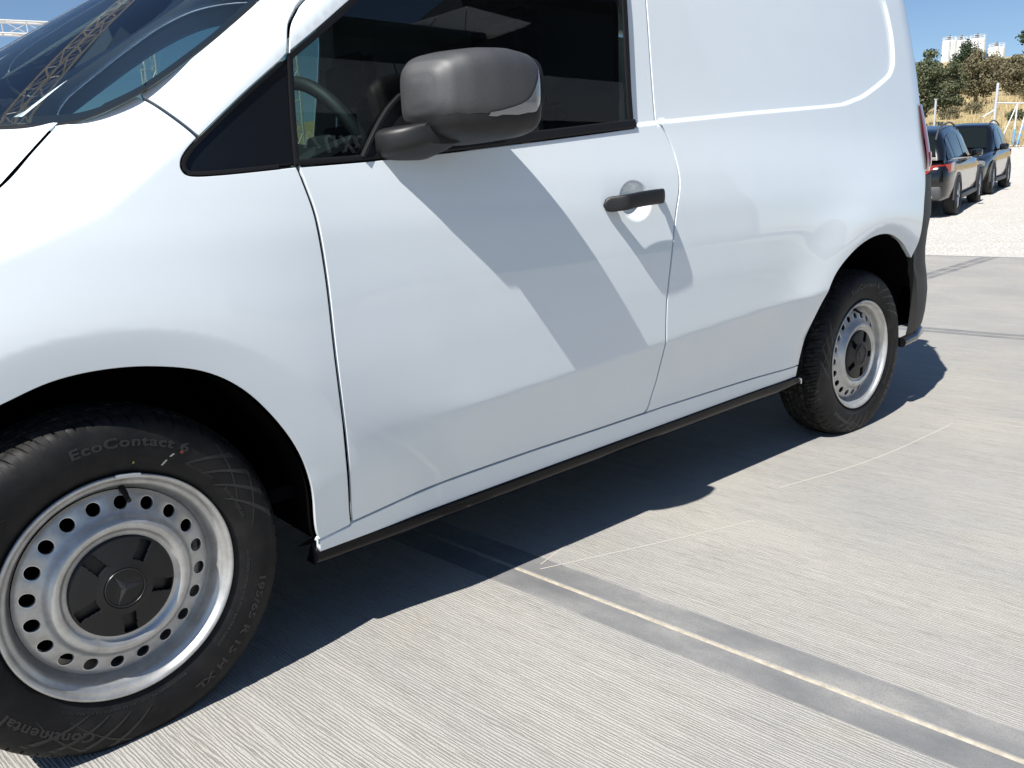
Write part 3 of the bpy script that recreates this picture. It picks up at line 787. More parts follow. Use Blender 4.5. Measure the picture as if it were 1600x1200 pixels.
def wheel_set(wheel, rot, letters):
    V, fs, mi, npf, na = TY
    o = mk('tyre', flatten(V, rot), fs, None, wheel, W[wheel.name], mats=[M['tyre'], M['tread']], midx=mi); o.data.set_sharp_from_angle(angle=R(40))
    Vd = [(.166 * math.cos(a), .085, .166 * math.sin(a)) for a in np.linspace(0, 2 * np.pi, 40, endpoint=False)]; mk('dark_backing_disc', Vd, [tuple(range(40))], M['inner'], wheel, W[wheel.name], flat=True)  # flat black disc added to block light seen through the wheel holes
    # cap
    bm = bmesh.new(); prof = [(r, y - .0150) for r, y in ((.0945, .0275), (.0935, .0235), (.0915, .0215), (.080, .0190), (.062, .0165), (.050, .0150), (.046, .0138), (.0405, .0128), (.0390, .0122), (.0372, .0128), (.0360, .0140), (.0005, .0128))]
    rr_ = np.array([.0945, .0935, .0915] + list(np.linspace(.0905, .052, 12)) + [.050, .046, .0405, .0390, .0372, .0360, .0005]); pa = np.array(prof)[::-1]; prof = [(r, float(np.interp(r, pa[:, 0], pa[:, 1]))) for r in rr_]
    n = 240
    slots = [55, 127, 199, 271, 343]
    rings = []
    for r, y in prof: rings.append([bm.verts.new((r * math.cos(2 * math.pi * k / n), y, r * math.sin(2 * math.pi * k / n))) for k in range(n)])
    for i in range(len(prof) - 1):
        for k in range(n): bm.faces.new((rings[i][k], rings[i + 1][k], rings[i + 1][(k + 1) % n], rings[i][(k + 1) % n]))
    # five slots pressed into the cap
    dele = []
    for f_ in bm.faces:
        c = f_.calc_center_median(); r = math.hypot(c.x, c.z)
        if .050 < r < .0915:
            a = math.degrees(math.atan2(c.z, c.x))
            for s_ in slots:
                da = (a - s_ + 180) % 360 - 180
                if abs(math.radians(da)) * r < .0118 and .052 < r < .0905: dele.append(f_); break
    r_ = bmesh.ops.extrude_face_region(bm, geom=dele)
    mv = [v for v in r_['geom'] if isinstance(v, bmesh.types.BMVert)]
    for v in mv: v.co.y += .012; v.co.x *= .985; v.co.z *= .985
    bmesh.ops.delete(bm, geom=[f_ for f_ in dele if f_.is_valid], context='FACES')
    cap = finish_bm('hub_cap', bm, M['cap'], wheel, W[wheel.name], sharp=40)
    # three pointed star in its ring
    bm = bmesh.new(); st = R(240)
    tube(bm, [(.0352 * math.cos(a), -.0025, .0352 * math.sin(a)) for a in np.linspace(0, 2 * np.pi, 60, endpoint=False)], .0013, 6, closed=True)
    for k in range(3):
        a = st + k * 2 * math.pi / 3; t = Vector((math.cos(a), 0, math.sin(a))); s_ = Vector((-math.sin(a), 0, math.cos(a)))
        tip = bm.verts.new(t * .0345 + Vector((0, -.0022, 0))); c = bm.verts.new((0, -.0065, 0))
        l = bm.verts.new(t * .0085 * .5 + s_ * .0062 + Vector((0, -.0022, 0))); r2 = bm.verts.new(t * .0085 * .5 - s_ * .0062 + Vector((0, -.0022, 0)))
        bm.faces.new((tip, l, c)); bm.faces.new((tip, c, r2))
    finish_bm('star_emblem', bm, M['emblem'], wheel, W[wheel.name], flat=True)
    for s_, size, r0, ang, sp, h, wd in letters:
        V2, F2 = arc_text(s_, size, r0, ang, sp, h, .0, wd)
        mk('tyre_lettering', V2, F2, M['letter'], wheel, W[wheel.name], flat=True)
    # sidewall ornament: leaning blades in fans
    def blade(V, F, a0, a1, ra, rb, wv):
        k = len(V)
        for t in np.linspace(0, 1, 7):
            r = ra + (rb - ra) * t; a = R(a0 + (a1 - a0) * t); ww = wv * (1 - .75 * t) / r
            for s_ in (-1, 1): V.append((r * math.cos(a + s_ * ww), float(swy(r)) - .0008, r * math.sin(a + s_ * ww)))
        for i in range(6): F.append((k + 2 * i, k + 2 * i + 1, k + 2 * i + 3, k + 2 * i + 2))
    for cen in fans:
        V = []; F = []
        for k in range(4): blade(V, F, cen - 18 + k * 10, cen + 1 + k * 9, .300, .232 + .004 * k, .0075)
        for k in range(2): blade(V, F, cen + 20 - k * 17, cen - 6 - k * 14, .300, .244 + .008 * k, .0055)
        mk('sidewall_ornament', V, F, M['letter'], wheel, W[wheel.name], flat=True)
    # valve
    bm = bmesh.new(); a = R(79); tube(bm, [(.176 * math.cos(a), .044, .176 * math.sin(a)), (.170 * math.cos(a), .026, .170 * math.sin(a)), (.163 * math.cos(a), .012, .163 * math.sin(a))], [.0062, .0055, .0042], 10)
    tube(bm, [(.163 * math.cos(a), .012, .163 * math.sin(a)), (.160 * math.cos(a), .004, .160 * math.sin(a))], .0046, 10)
    finish_bm('valve_stem', bm, M['rubber'], wheel, W[wheel.name])
    bm = bmesh.new()
    for a in np.linspace(R(76), R(88), 7):
        pass
    V = []
    for a in np.linspace(R(75), R(87), 8):
        for r, y in ((.2125, -.001), (.2118, -.0045), (.2045, -.0040), (.2035, -.0012)): V.append((r * math.cos(a), y, r * math.sin(a)))
    mk('balance_weight', V, grid_faces(8, 4), M['weight'], wheel, W[wheel.name])
fans = [28, 152, 245 - 360]
txt = [('EcoContact 6', .0240, .2640, 80, 1.12, .0013, .205), ('195/65 R 15 H XL', .0190, .2660, -42, 1.05, .0013, .245), ('Continental', .0250, .2620, -128 , 1.1, .0013, .165),
       ('PRESSURE LIGHT', .0070, .2400, 48, 1.1, .0009, .060), ('OUTSIDE 195/65 R15 95H EXTRA LOAD', .0062, .2370, -26, 1.1, .0008, .20), ('RADIAL TUBELESS', .0085, .2420, 24, 1.1, .0009, .075),
       ('MAX LOAD 690 KG (1521 LBS) AT 340 KPA (50 PSI) MAX PRESS', .0058, .2280, -97, 1.1, .0008, .23)]
ST_F = R(4.16)
wf = make_wheel(0, (0, 0, .303)); wheel_set(wf, 0, txt)
wf.rotation_euler = (R(.14), 0, ST_F)
rot_r = R(12)
wr_ = make_wheel(0, (WB, -.010, .303)); wheel_set(wr_, rot_r, txt); wr_.rotation_euler = (0, -rot_r, R(-.86))
# chalk and paint spots on the front tyre
def spot(name, r0, a0, w_, h_, m, skew=0.0):
    V = []
    for i in range(5):
        for j in range(3):
            r = r0 + h_ * i / 4; a = R(a0) + skew * i / 4 + (j - 1) * w_ / 2 / r0; V.append((r * math.cos(a), float(swy(r)) - .0011, r * math.sin(a)))
    mk(name, V, grid_faces(5, 3), m, wf, W[wf.name])
spot('chalk_mark', .2290, 66, .0035, .012, M['white_mark'], -.02); spot('chalk_mark', .2480, 64, .0035, .007, M['white_mark'], -.02)
spot('red_spot', .2590, 60, .006, .007, M['red_mark']); spot('yellow_spot', .2300, 79, .003, .004, M['yellow_mark'])
def copy_tree(o, parent):
    c = o.copy(); col.objects.link(c); c.parent = parent
    for ch in list(o.children): copy_tree(ch, c)
    return c
for src, x in ((wf, 0.0), (wr_, WB)):
    c = copy_tree(src, van)
    for ch in list(c.children):
        if ch.name.split('.')[0] in ('chalk_mark', 'red_spot', 'yellow_spot', 'tyre_lettering', 'sidewall_ornament'): bpy.data.objects.remove(ch)
    c.location = Vector((x, 2 * YC, .303)) - W[van.name]
    c.rotation_euler = (0, -src.rotation_euler.y, math.pi + src.rotation_euler.z)
# --- door mirror
MR = [(.829, .090, .076, -.118, 1.172, .46), (.815, .096, .082, -.118, 1.172, .46), (.775, .099, .087, -.117, 1.172, .44), (.725, .095, .085, -.115, 1.171, .40), (.682, .083, .076, -.112, 1.170, .33), (.656, .066, .062, -.110, 1.169, .26), (.644, .046, .044, -.109, 1.168, .22), (.639, .022, .021, -.108, 1.168, .2)]
def mring(u, a, ex=.50, sc=1.0, dz=0.0, dx=0.0):
    k = [np.interp(u, np.linspace(0, 1, len(MR)), [r[i] for r in MR]) for i in range(6)]
    x0, hy, hz, cy, cz, sw = k; c, s = np.cos(a), np.sin(a)
    hz2 = np.where(s < 0, hz * .84, hz)
    y = cy + sc * hy * np.sign(c) * np.abs(c) ** ex; z = cz + dz + sc * hz2 * np.sign(s) * np.abs(s) ** ex
    z = z + .10 * (-(y - cy)) * np.where(s < 0, 1, .0)
    return np.stack([x0 + dx + sw * (-y - .115), y, z], -1)
def shell(name, us, m, parent, **kw):
    A = np.linspace(0, 2 * np.pi, 64, endpoint=False); V = np.array([mring(u, A, **kw) for u in us]); n = len(us)
    fs = [(i * 64 + k, i * 64 + (k + 1) % 64, (i + 1) * 64 + (k + 1) % 64, (i + 1) * 64 + k) for i in range(n - 1) for k in range(64)]
    fs.append(tuple((n - 1) * 64 + k for k in range(64)))
    bm = bmesh.new(); vs = [bm.verts.new(v) for v in V.reshape(-1, 3)]
    for f_ in fs: bm.faces.new([vs[i] for i in f_])
    return finish_bm(name, bm, m, parent, sharp=60)
us = 1 - (1 - np.linspace(0, 1, 30)) ** 1.0
mirror = shell('door_mirror', us, M['plastic'], van)
shell('lower_cover', np.linspace(.06, 1, 24), M['smooth_plastic'], mirror, sc=.95, dz=-.026, dx=.010)
A = np.linspace(0, 2 * np.pi, 64, endpoint=False)
V = np.vstack([mring(0.0, A), mring(0.0, A, sc=.96), mring(0.0, A, sc=.95)]); V[:64, 0] += .010; V[64:128, 0] += .011; V[128:, 0] -= .004
fs = [(i * 64 + k, i * 64 + (k + 1) % 64, (i + 1) * 64 + (k + 1) % 64, (i + 1) * 64 + k) for i in range(2) for k in range(64)]
V0 = mring(0.0, A); V = np.vstack([V, V0]); fs += [(192 + k, 192 + (k + 1) % 64, (k + 1) % 64, k) for k in range(64)]
bm = bmesh.new(); vs = [bm.verts.new(v) for v in V]
for f_ in fs: bm.faces.new([vs[i] for i in f_])
finish_bm('rim', bm, M['smooth_plastic'], mirror)
mk('mirror_glass', mring(0.0, A, sc=.95) + np.array([.001, 0, 0]), [tuple(range(64))], M['mirror'], mirror, flat=True)
V = []
for i, u in enumerate(np.linspace(.0, .47, 12)):
    t = u / .47
    for a in np.linspace(math.pi - .42 + .95 * t ** .8, math.pi + .80 - .02 * t, 12):
        q = mring(u, np.array([a]))[0]; c = np.array([q[0] + .03, -.115, 1.17]); n = (q - c); n /= np.linalg.norm(n); V.append(q + n * .0022 + np.array([-.0012, 0, 0]))
mk('indicator_lens', V, grid_faces(12, 12), M['lens_clear'], mirror)
# arm between door and housing
V = []; secs = [(-.020, .655, 1.078, .075, .034), (-.050, .650, 1.080, .072, .032), (-.085, .665, 1.086, .060, .028), (-.115, .690, 1.096, .050, .022)]
A = np.linspace(0, 2 * np.pi, 32, endpoint=False)
for y, x, z, hx, hz in secs:
    c, s = np.cos(A), np.sin(A); V.append(np.stack([x + hx * np.sign(c) * np.abs(c) ** .6, np.full(32, y), z + hz * np.sign(s) * np.abs(s) ** .6 - .05 * (x - (x + hx * c)) * 0], 1))
bm = bmesh.new(); vs = [bm.verts.new(v) for v in np.array(V).reshape(-1, 3)]
for i in range(3):
    for k in range(32): bm.faces.new((vs[i * 32 + k], vs[i * 32 + (k + 1) % 32], vs[(i + 1) * 32 + (k + 1) % 32], vs[(i + 1) * 32 + k]))
bm.faces.new(vs[:32]); bm.faces.new(vs[-32:]); finish_bm('arm', bm, M['smooth_plastic'], mirror, sharp=50)
sail = [(.548, 1.050), (.575, 1.085), (.600, 1.116), (.630, 1.148), (.665, 1.176), (.74, 1.19), (.80, 1.15), (.80, 1.075), (.64, 1.058)]
panel('mirror_base', np.array(sail), M['smooth_plastic'], mirror, step=.02, off=-.001, surf=S0, nrm=SN0, gap=0.0)
strip('mirror_base_seal', sail[:5], .002, .006, .008, M['rubber'], mirror)
# far mirror, a mirrored copy of the housing
me = mirror.data.copy(); v = np.array([q.co for q in me.vertices]); v[:, 1] = 2 * YC - v[:, 1]; me.vertices.foreach_set('co', v.ravel()); me.flip_normals()
o = bpy.data.objects.new('door_mirror', me); col.objects.link(o); _place(o, (0, 0, 0), van)

# --- door handle: a bowed bar over a pressed cup
ts = np.linspace(0, 1, 36); V = []; K = 20
for t in ts:
    x = 1.222 + (1.456 - 1.222) * t; z = .930 + .017 * t + .004 * math.sin(math.pi * t)
    e = math.sin(math.pi * min(1, max(0, t))) ** .28
    yo = float(S0(x, z)) - .006 - .036 * smooth(min(t, 1 - t) / .22)
    hh = .0175 * (1 if .08 < t < .92 else e) * (.88 + .12 * math.sin(math.pi * t)); hy = .011 * max(.25, e)
    hh = .0195 * max(.03, 1 - (1 - min(1, min(t / .085, (1 - t) / .16))) ** 2) ** .5
    for k in range(K):
        a = 2 * math.pi * k / K; c, s = math.cos(a), math.sin(a)
        V.append((x, yo + hy * math.copysign(abs(c) ** .7, c), z + hh * math.copysign(abs(s) ** .7, s)))
bm = bmesh.new(); vs = [bm.verts.new(v) for v in V]
for i in range(35):
    for k in range(K): bm.faces.new((vs[i * K + k], vs[i * K + (k + 1) % K], vs[(i + 1) * K + (k + 1) % K], vs[(i + 1) * K + k]))
bm.faces.new(vs[:K]); bm.faces.new(vs[-K:])
handle = finish_bm('door_handle', bm, M['smooth_plastic'], door, sharp=60)
for x in (1.245, 1.435): obox('handle_foot', (x, float(S0(x, .938)) - .004, .932 + .017 * (x - 1.222) / .234), (.022, .020, .018), M['smooth_plastic'], door, bev=.005)

# --- cabin
def loft_box(name, pts, y0, y1, m, parent, bev=.02):       # an (x, z) outline run across the van
    bm = bmesh.new(); a = [bm.verts.new((x, y0, z)) for x, z in pts]; b = [bm.verts.new((x, y1, z)) for x, z in pts]; n = len(pts)
    bm.faces.new(a); bm.faces.new(b[::-1])
    for i in range(n): bm.faces.new((a[i], b[i], b[(i + 1) % n], a[(i + 1) % n]))
    if bev: bmesh.ops.bevel(bm, geom=list(bm.edges), offset=bev, segments=2, affect='EDGES')
    return finish_bm(name, bm, m, parent)
dash = loft_box('dashboard', [(.02, 1.035), (.20, 1.07), (.42, 1.075), (.52, 1.02), (.52, .86), (.40, .79), (.02, .82)], .12, 2 * YC - .12, M['dash'], van, .025)
loft_box('instrument_cowl', [(.36, 1.06), (.44, 1.135), (.54, 1.13), (.56, 1.03)], .30, .62, M['dash'], dash, .02)
bm = bmesh.new(); ax = Vector((math.cos(R(28)), 0, math.sin(R(28)))); e1 = Vector((-math.sin(R(28)), 0, math.cos(R(28)))); e2 = Vector((0, 1, 0)); cw = Vector((.735, .44, 1.085))
tube(bm, [cw + e1 * (.185 * math.cos(a)) + e2 * (.185 * math.sin(a)) for a in np.linspace(0, 2 * math.pi, 56, endpoint=False)], .0165, 12, closed=True)
sw = finish_bm('steering_wheel', bm, M['dash'], van)
bm = bmesh.new()
for a in (R(180), R(80), R(280)): tube(bm, [cw - ax * .03, cw - ax * .01 + (e1 * math.cos(a) + e2 * math.sin(a)) * .18], [.03, .014], 8)
box(bm, cw - ax * .015, (.05, .12, .10), bev=.02); finish_bm('wheel_spokes', bm, M['dash'], sw)
bm = bmesh.new(); tube(bm, [cw - ax * .03, cw - ax * .35], .035, 10); finish_bm('steering_column', bm, M['dash'], sw)
for y in (.44, 1.31):
    s_ = loft_box('seat', [(.86, .62), (1.30, .56), (1.34, .40), (.86, .40)], y - .25, y + .25, M['seat'], van, .04)
    loft_box('backrest', [(1.16, .56), (1.26, .62), (1.40, 1.18), (1.36, 1.24), (1.28, 1.22)], y - .23, y + .23, M['seat'], s_, .04)
    loft_box('headrest', [(1.29, 1.28), (1.37, 1.30), (1.40, 1.44), (1.35, 1.49), (1.30, 1.46)], y - .13, y + .13, M['seat'], s_, .03)
obox('bulkhead', (1.475, YC, 1.0), (.02, 1.50, 1.48), M['trim'], van)
obox('cabin_floor', (.7, YC, .37), (1.5, 1.62, .03), M['inner'], van)
obox('headlining', (1.22, YC, 1.715), (.44, 1.30, .02), M['trim'], van, bev=.008)
# far door glass and quarter
panel('side_window', win_o, M['glass'], van, step=.06, off=.009, lip=False, far=True, surf=S0, nrm=SN0, gap=-.004, edge=.03)
panel('quarter_window', tri_o, M['glass'], van, step=.06, off=.004, lip=False, far=True, surf=S0, nrm=SN0, edge=.03, gap=0)
# inner door skins keep daylight out of the gaps
for s in (0, 1):
    y = .10 if s == 0 else 2 * YC - .10
    obox('door_lining', (.93, y, .70), (1.0, .03, .66), M['dash'], van, bev=.01)
# ================================================================ setting
UA = math.atan2(.0976, .9952)                              # the slabs lie a few degrees off the van
M['concrete'] = m = mat('broomed_concrete', (.40, .385, .35), .85, spec=.25)
v = coords(m)
big = noise(m, v, .9, 5, .6); mid = noise(m, coords(m, (1, .35, 1)), 3.2, 5, .65); grit = noise(m, v, 300, 3, .7)
wv = node(m, 'ShaderNodeTexWave', wave_type='BANDS', bands_direction='X', wave_profile='SIN')
for k_, q_ in (('Scale', 44), ('Distortion', 11.0), ('Detail', 4.0), ('Detail Scale', .7), ('Detail Roughness', .75)): wv.inputs[k_].default_value = q_
link(m, coords(m, (1, .10, 1)), wv.inputs['Vector'])
amp = noise(m, coords(m, (1, .12, 1)), 26, 4, .7)
c = ramp(m, big, [(.28, (.255, .255, .25)), (.46, (.32, .312, .292)), (.72, (.385, .366, .325))])
st = noise(m, v, 2.6, 3, .5); c = mixc(m, ramp(m, st, [(.62, (0, 0, 0)), (.74, (.45,) * 3)]), c, (.40, .355, .28)); sp = noise(m, v, 11, 3, .6); c = mixc(m, ramp(m, sp, [(.70, (0, 0, 0)), (.78, (.55,) * 3)]), c, (.20, .195, .185))
c = mixc(m, ramp(m, mid, [(.46, (0, 0, 0)), (.74, (.55,) * 3)]), c, (.265, .265, .262))
dk = node(m, 'ShaderNodeMath', operation='MULTIPLY'); link(m, ramp(m, wv.outputs['Fac'], [(.10, (1,) * 3), (.40, (0, 0, 0))]), dk.inputs[0]); link(m, ramp(m, amp, [(.40, (.0,) * 3), (.66, (.72,) * 3)]), dk.inputs[1])
c = mixc(m, dk.outputs[0], c, (.18, .17, .15))
c = mixc(m, ramp(m, wv.outputs['Fac'], [(.60, (0, 0, 0)), (.95, (.24,) * 3)]), c, (.54, .52, .475))
c = mixc(m, ramp(m, grit, [(.32, (.7,) * 3), (.46, (0, 0, 0))]), c, (.20, .19, .175)); c = mixc(m, ramp(m, grit, [(.56, (0, 0, 0)), (.72, (.5,) * 3)]), c, (.66, .63, .57))
link(m, c, bsdf(m).inputs['Base Color'])
ad = node(m, 'ShaderNodeMath', operation='ADD'); link(m, wv.outputs['Fac'], ad.inputs[0]); link(m, grit, ad.inputs[1]); bump(m, ad.outputs[0], .5, .0025)
M['trowel'] = m = mat('trowelled_concrete', (.30, .29, .275), .75, spec=.3)
c = ramp(m, noise(m, coords(m, (1, .5, 1)), 5, 6, .65), [(.30, (.135, .138, .142)), (.5, (.205, .205, .203)), (.70, (.32, .312, .295))])
c = mixc(m, ramp(m, noise(m, coords(m), 260, 3, .7), [(.36, (.5,) * 3), (.5, (0, 0, 0))]), c, (.13, .13, .127)); link(m, c, bsdf(m).inputs['Base Color'])
M['filler'] = m = mat('joint_filler', (.62, .57, .46), .8); noisy(m, (.36, .32, .25), (.50, .455, .37), 60)
pav = bpy.data.objects.new('concrete_pavement', None); col.objects.link(pav); pav['kind'] = 'structure'; W[pav.name] = Vector((0, 0, 0)); pav.rotation_euler = (0, 0, UA)
US = [-11.6, -7.4, -3.2, .961, 5.12, 10.3]; VS = [-11.3, -7.15, -3.0, 1.16, 5.3, 9.5, 13.6]
def slab(u0, u1, v0, v1):
    g = .0065; u0 += g; u1 -= g; v0 += g; v1 -= g; b = .080; gr = .004; e = .002
    xs = [0, e, b, b + gr / 2, b + gr]; zs = [-.0025, -.0005, -.0006, -.003, 0.0]
    X = [u0 + q for q in xs] + [u1 - q for q in xs[::-1]]; Y = [v0 + q for q in xs] + [v1 - q for q in xs[::-1]]; Z1 = zs + zs[::-1]
    V = []; F = []; mi = []; n = len(X)
    for i, x in enumerate(X):
        for j, y in enumerate(Y): V.append((x, y, min(Z1[i], Z1[j]) if (Z1[i] < -.002 or Z1[j] < -.002) else min(Z1[i], Z1[j])))
    for i in range(n - 1):
        for j in range(n - 1):
            F.append((i * n + j, (i + 1) * n + j, (i + 1) * n + j + 1, i * n + j + 1)); mi.append(0 if (i == 4 and j == 4) else 1)
    k = len(V); V += [(X[0], Y[0], -.12), (X[-1], Y[0], -.12), (X[-1], Y[-1], -.12), (X[0], Y[-1], -.12)]
    return mk('slab', V, F, None, pav, flat=True, mats=[M['concrete'], M['trowel']], midx=mi)
for i in range(len(US) - 1):
    for j in range(len(VS) - 1): slab(US[i], US[i + 1], VS[j], VS[j + 1])
def filler(a, b, along):
    bm = bmesh.new(); q = resample(np.array([[a[0], a[1]], [b[0], b[1]]]), .05, False); V = []
    for k, (u, vv) in enumerate(q):
        w1 = .0066; z = -.0010 + .0006 * math.sin(k * 1.7) * math.sin(k * .31)
        d = (w1, 0) if along == 'v' else (0, w1); V += [(u - d[0], vv - d[1], z - .001), (u, vv, z), (u + d[0], vv + d[1], z - .001)]
    return mk('joint_filler', V, grid_faces(len(q), 3, flip=(along == 'v')), M['filler'], pav)
for u in US[1:-1]: filler((u, VS[0]), (u, VS[-1]), 'v')
for vv in VS[1:-1]: filler((US[0], vv), (US[-1], vv), 'u')
# scuff arcs left by tyres on the slab
M['scuff'] = mat('scuff_mark', (.46, .44, .395), .9)
for pts, w_ in (([(1.00, -.02), (1.18, -.08), (1.42, -.16), (1.66, -.235)], .0022), ([(1.02, .0), (1.20, .045), (1.42, .045), (1.50, .035)], .0018), ([(1.95, -.14), (2.25, -.20), (2.52, -.23), (2.85, -.24), (3.05, -.24)], .0025)):
    P = crom(pts, 10); t = np.gradient(P, axis=0); t /= np.linalg.norm(t, axis=1, keepdims=True); V = []
    for q, d in zip(P, t): V += [(q[0] + d[1] * w_, q[1] - d[0] * w_, .0006), (q[0] - d[1] * w_, q[1] + d[0] * w_, .0006)]
    o = mk('tyre_scuff', V, grid_faces(len(P), 2, flip=True), M['scuff']); o['kind'] = 'structure'

# --- gravel lot and hillside
EX, EY = .9397, .3420
TT = np.array([-400, 10.9, 17.2, 20, 22.5, 25.8, 32, 38.8, 50, 64, 90, 150, 300, 420, 700, 1500]); TZ = np.array([-.02, -.015, .15, .29, .385, .50, 1.05, 1.72, 3.3, 5.05, 8.3, 15.5, 33, 36, 30, 20])
def terr(x, y): return np.interp(np.asarray(x) * EX + np.asarray(y) * EY, TT, TZ)
M['gravel'] = m = mat('limestone_gravel', (.6, .57, .52), .95, spec=.2)
v = coords(m); g1 = noise(m, v, 28, 5, .75); g2 = noise(m, v, 1.3, 4)
vor = node(m, 'ShaderNodeTexVoronoi'); vor.inputs['Scale'].default_value = 38; link(m, v, vor.inputs['Vector'])
c = ramp(m, g1, [(.30, (.36, .34, .30)), (.45, (.60, .575, .53)), (.70, (.74, .72, .68))]); c = mixc(m, ramp(m, g2, [(.45, (0, 0, 0)), (.75, (.5,) * 3)]), c, (.50, .47, .41))
c = mixc(m, ramp(m, vor.outputs['Distance'], [(.42, (0, 0, 0)), (.62, (.7,) * 3)]), c, (.36, .34, .31))
link(m, c, bsdf(m).inputs['Base Color']); bump(m, vor.outputs['Distance'], .8, -.02)
M['drygrass'] = m = mat('dry_grass_ground', (.4, .3, .14), .95, spec=.15)
v = coords(m); a = noise(m, v, .35, 6, .65); b = noise(m, coords(m, (1, 1, 3)), 9, 5, .75)
c = ramp(m, a, [(.30, (.38, .30, .155)), (.5, (.48, .39, .215)), (.62, (.33, .275, .165)), (.72, (.22, .195, .14))]); c = mixc(m, ramp(m, b, [(.35, (.6,) * 3), (.6, (0, 0, 0))]), c, (.26, .20, .10))
link(m, c, bsdf(m).inputs['Base Color']); bump(m, b, .9, .08)
def sheet(name, ts, ss, m, rough=0.0, dz=0.0):
    side = lambda s: float(smooth((s + 28) / 19))       # unseen right side lowered so the car doors don't mirror the hill
    V = []
    for t in ts:
        for s in ss:
            x, y = t * EX - s * EY, t * EY + s * EX
            h = rough * (math.sin(x * .9 + y * .4) * math.cos(y * .7 - x * .3) + .5 * math.sin(2.3 * x - 1.1 * y)) if rough else 0
            V.append((x, y, float(np.interp(t, TT, TZ)) * side(s) + h + dz))
    o = mk(name, V, grid_faces(len(ts), len(ss)), m); o['kind'] = 'structure'; return o
sheet('gravel_lot', np.concatenate([[-60, -30, 0], np.linspace(10.2, 39.2, 40)]), np.linspace(-70, 90, 41), M['gravel'])
sheet('hillside', np.concatenate([np.linspace(38.7, 90, 45), np.linspace(95, 420, 24), [600, 1000, 1500]]), np.concatenate([[-900, -400, -200], np.linspace(-90, 110, 51), [200, 400, 900]]), M['drygrass'], .12)
# straw on the slope near the fence
n = 26000; t = 38.5 + 34 * rng.random(n) ** 1.6; s = rng.uniform(-13, 16, n); x = t * EX - s * EY; y = t * EY + s * EX
keep = (np.sin(x * 1.3) + np.cos(y * 1.7 + x * .6) + rng.normal(0, .6, n)) > -.7; x, y, t = x[keep], y[keep], t[keep]; n = len(x)
h = rng.uniform(.18, .55, n); a = rng.uniform(0, 2 * np.pi, n); lx, ly = rng.normal(0, .14, n), rng.normal(0, .14, n); z = np.interp(t, TT, TZ) - .12; w_ = rng.uniform(.012, .04, n)
V = np.stack([np.stack([x - np.cos(a) * w_, y - np.sin(a) * w_, z], 1), np.stack([x + np.cos(a) * w_, y + np.sin(a) * w_, z], 1), np.stack([x + lx, y + ly, z + h + .1], 1)], 1).reshape(-1, 3)
M['straw'] = m = mat('straw', (.55, .42, .20), .9, spec=.1); noisy(m, (.37, .29, .15), (.60, .50, .30), 1.1)
o = mk('dry_grass', V, np.arange(3 * n).reshape(-1, 3), M['straw'], flat=True); o['kind'] = 'stuff'; o['label'] = 'golden dry grass on the slope behind the gravel lot'; o['category'] = 'grass'
# loose stones on the gravel near the concrete edge
n = 2600; t = 10.9 + 9 * rng.random(n) ** 1.5; s = rng.uniform(-5, 6, n); x = t * EX - s * EY; y = t * EY + s * EX; z = np.interp(t, TT, TZ); r = rng.uniform(.008, .026, n)
oct_ = np.array([(1, 0, 0), (0, 1, 0), (-1, 0, 0), (0, -1, 0), (0, 0, .7), (0, 0, -.4)]); of = np.array([(0, 1, 4), (1, 2, 4), (2, 3, 4), (3, 0, 4), (1, 0, 5), (2, 1, 5), (3, 2, 5), (0, 3, 5)])
V = np.stack([x, y, z], 1)[:, None] + oct_[None] * r[:, None, None] * rng.uniform(.6, 1.3, (n, 6, 1)); F = (of[None] + 6 * np.arange(n)[:, None, None]).reshape(-1, 3)
o = mk('loose_stones', V.reshape(-1, 3), F, M['gravel'], flat=True); o['kind'] = 'stuff'; o['label'] = 'loose pale stones scattered over the gravel'; o['category'] = 'gravel'
# ================================================================ parked cars
M['car_black'] = mat('black_car_paint', (.004, .0045, .005), .2, spec=.4, coat=.7, coat_rough=.02)
M['car_glass'] = mat('dark_car_glass', (.008, .011, .010), .04, spec=.4)
M['clad'] = mat('grey_cladding', (.055, .056, .058), .55)
M['alloy'] = mat('alloy_wheel', (.45, .46, .48), .28, metal=.9)
M['car_tyre'] = mat('car_tyre', (.02, .02, .02), .8)
M['plate'] = mat('pale_plate', (.7, .7, .68), .5)

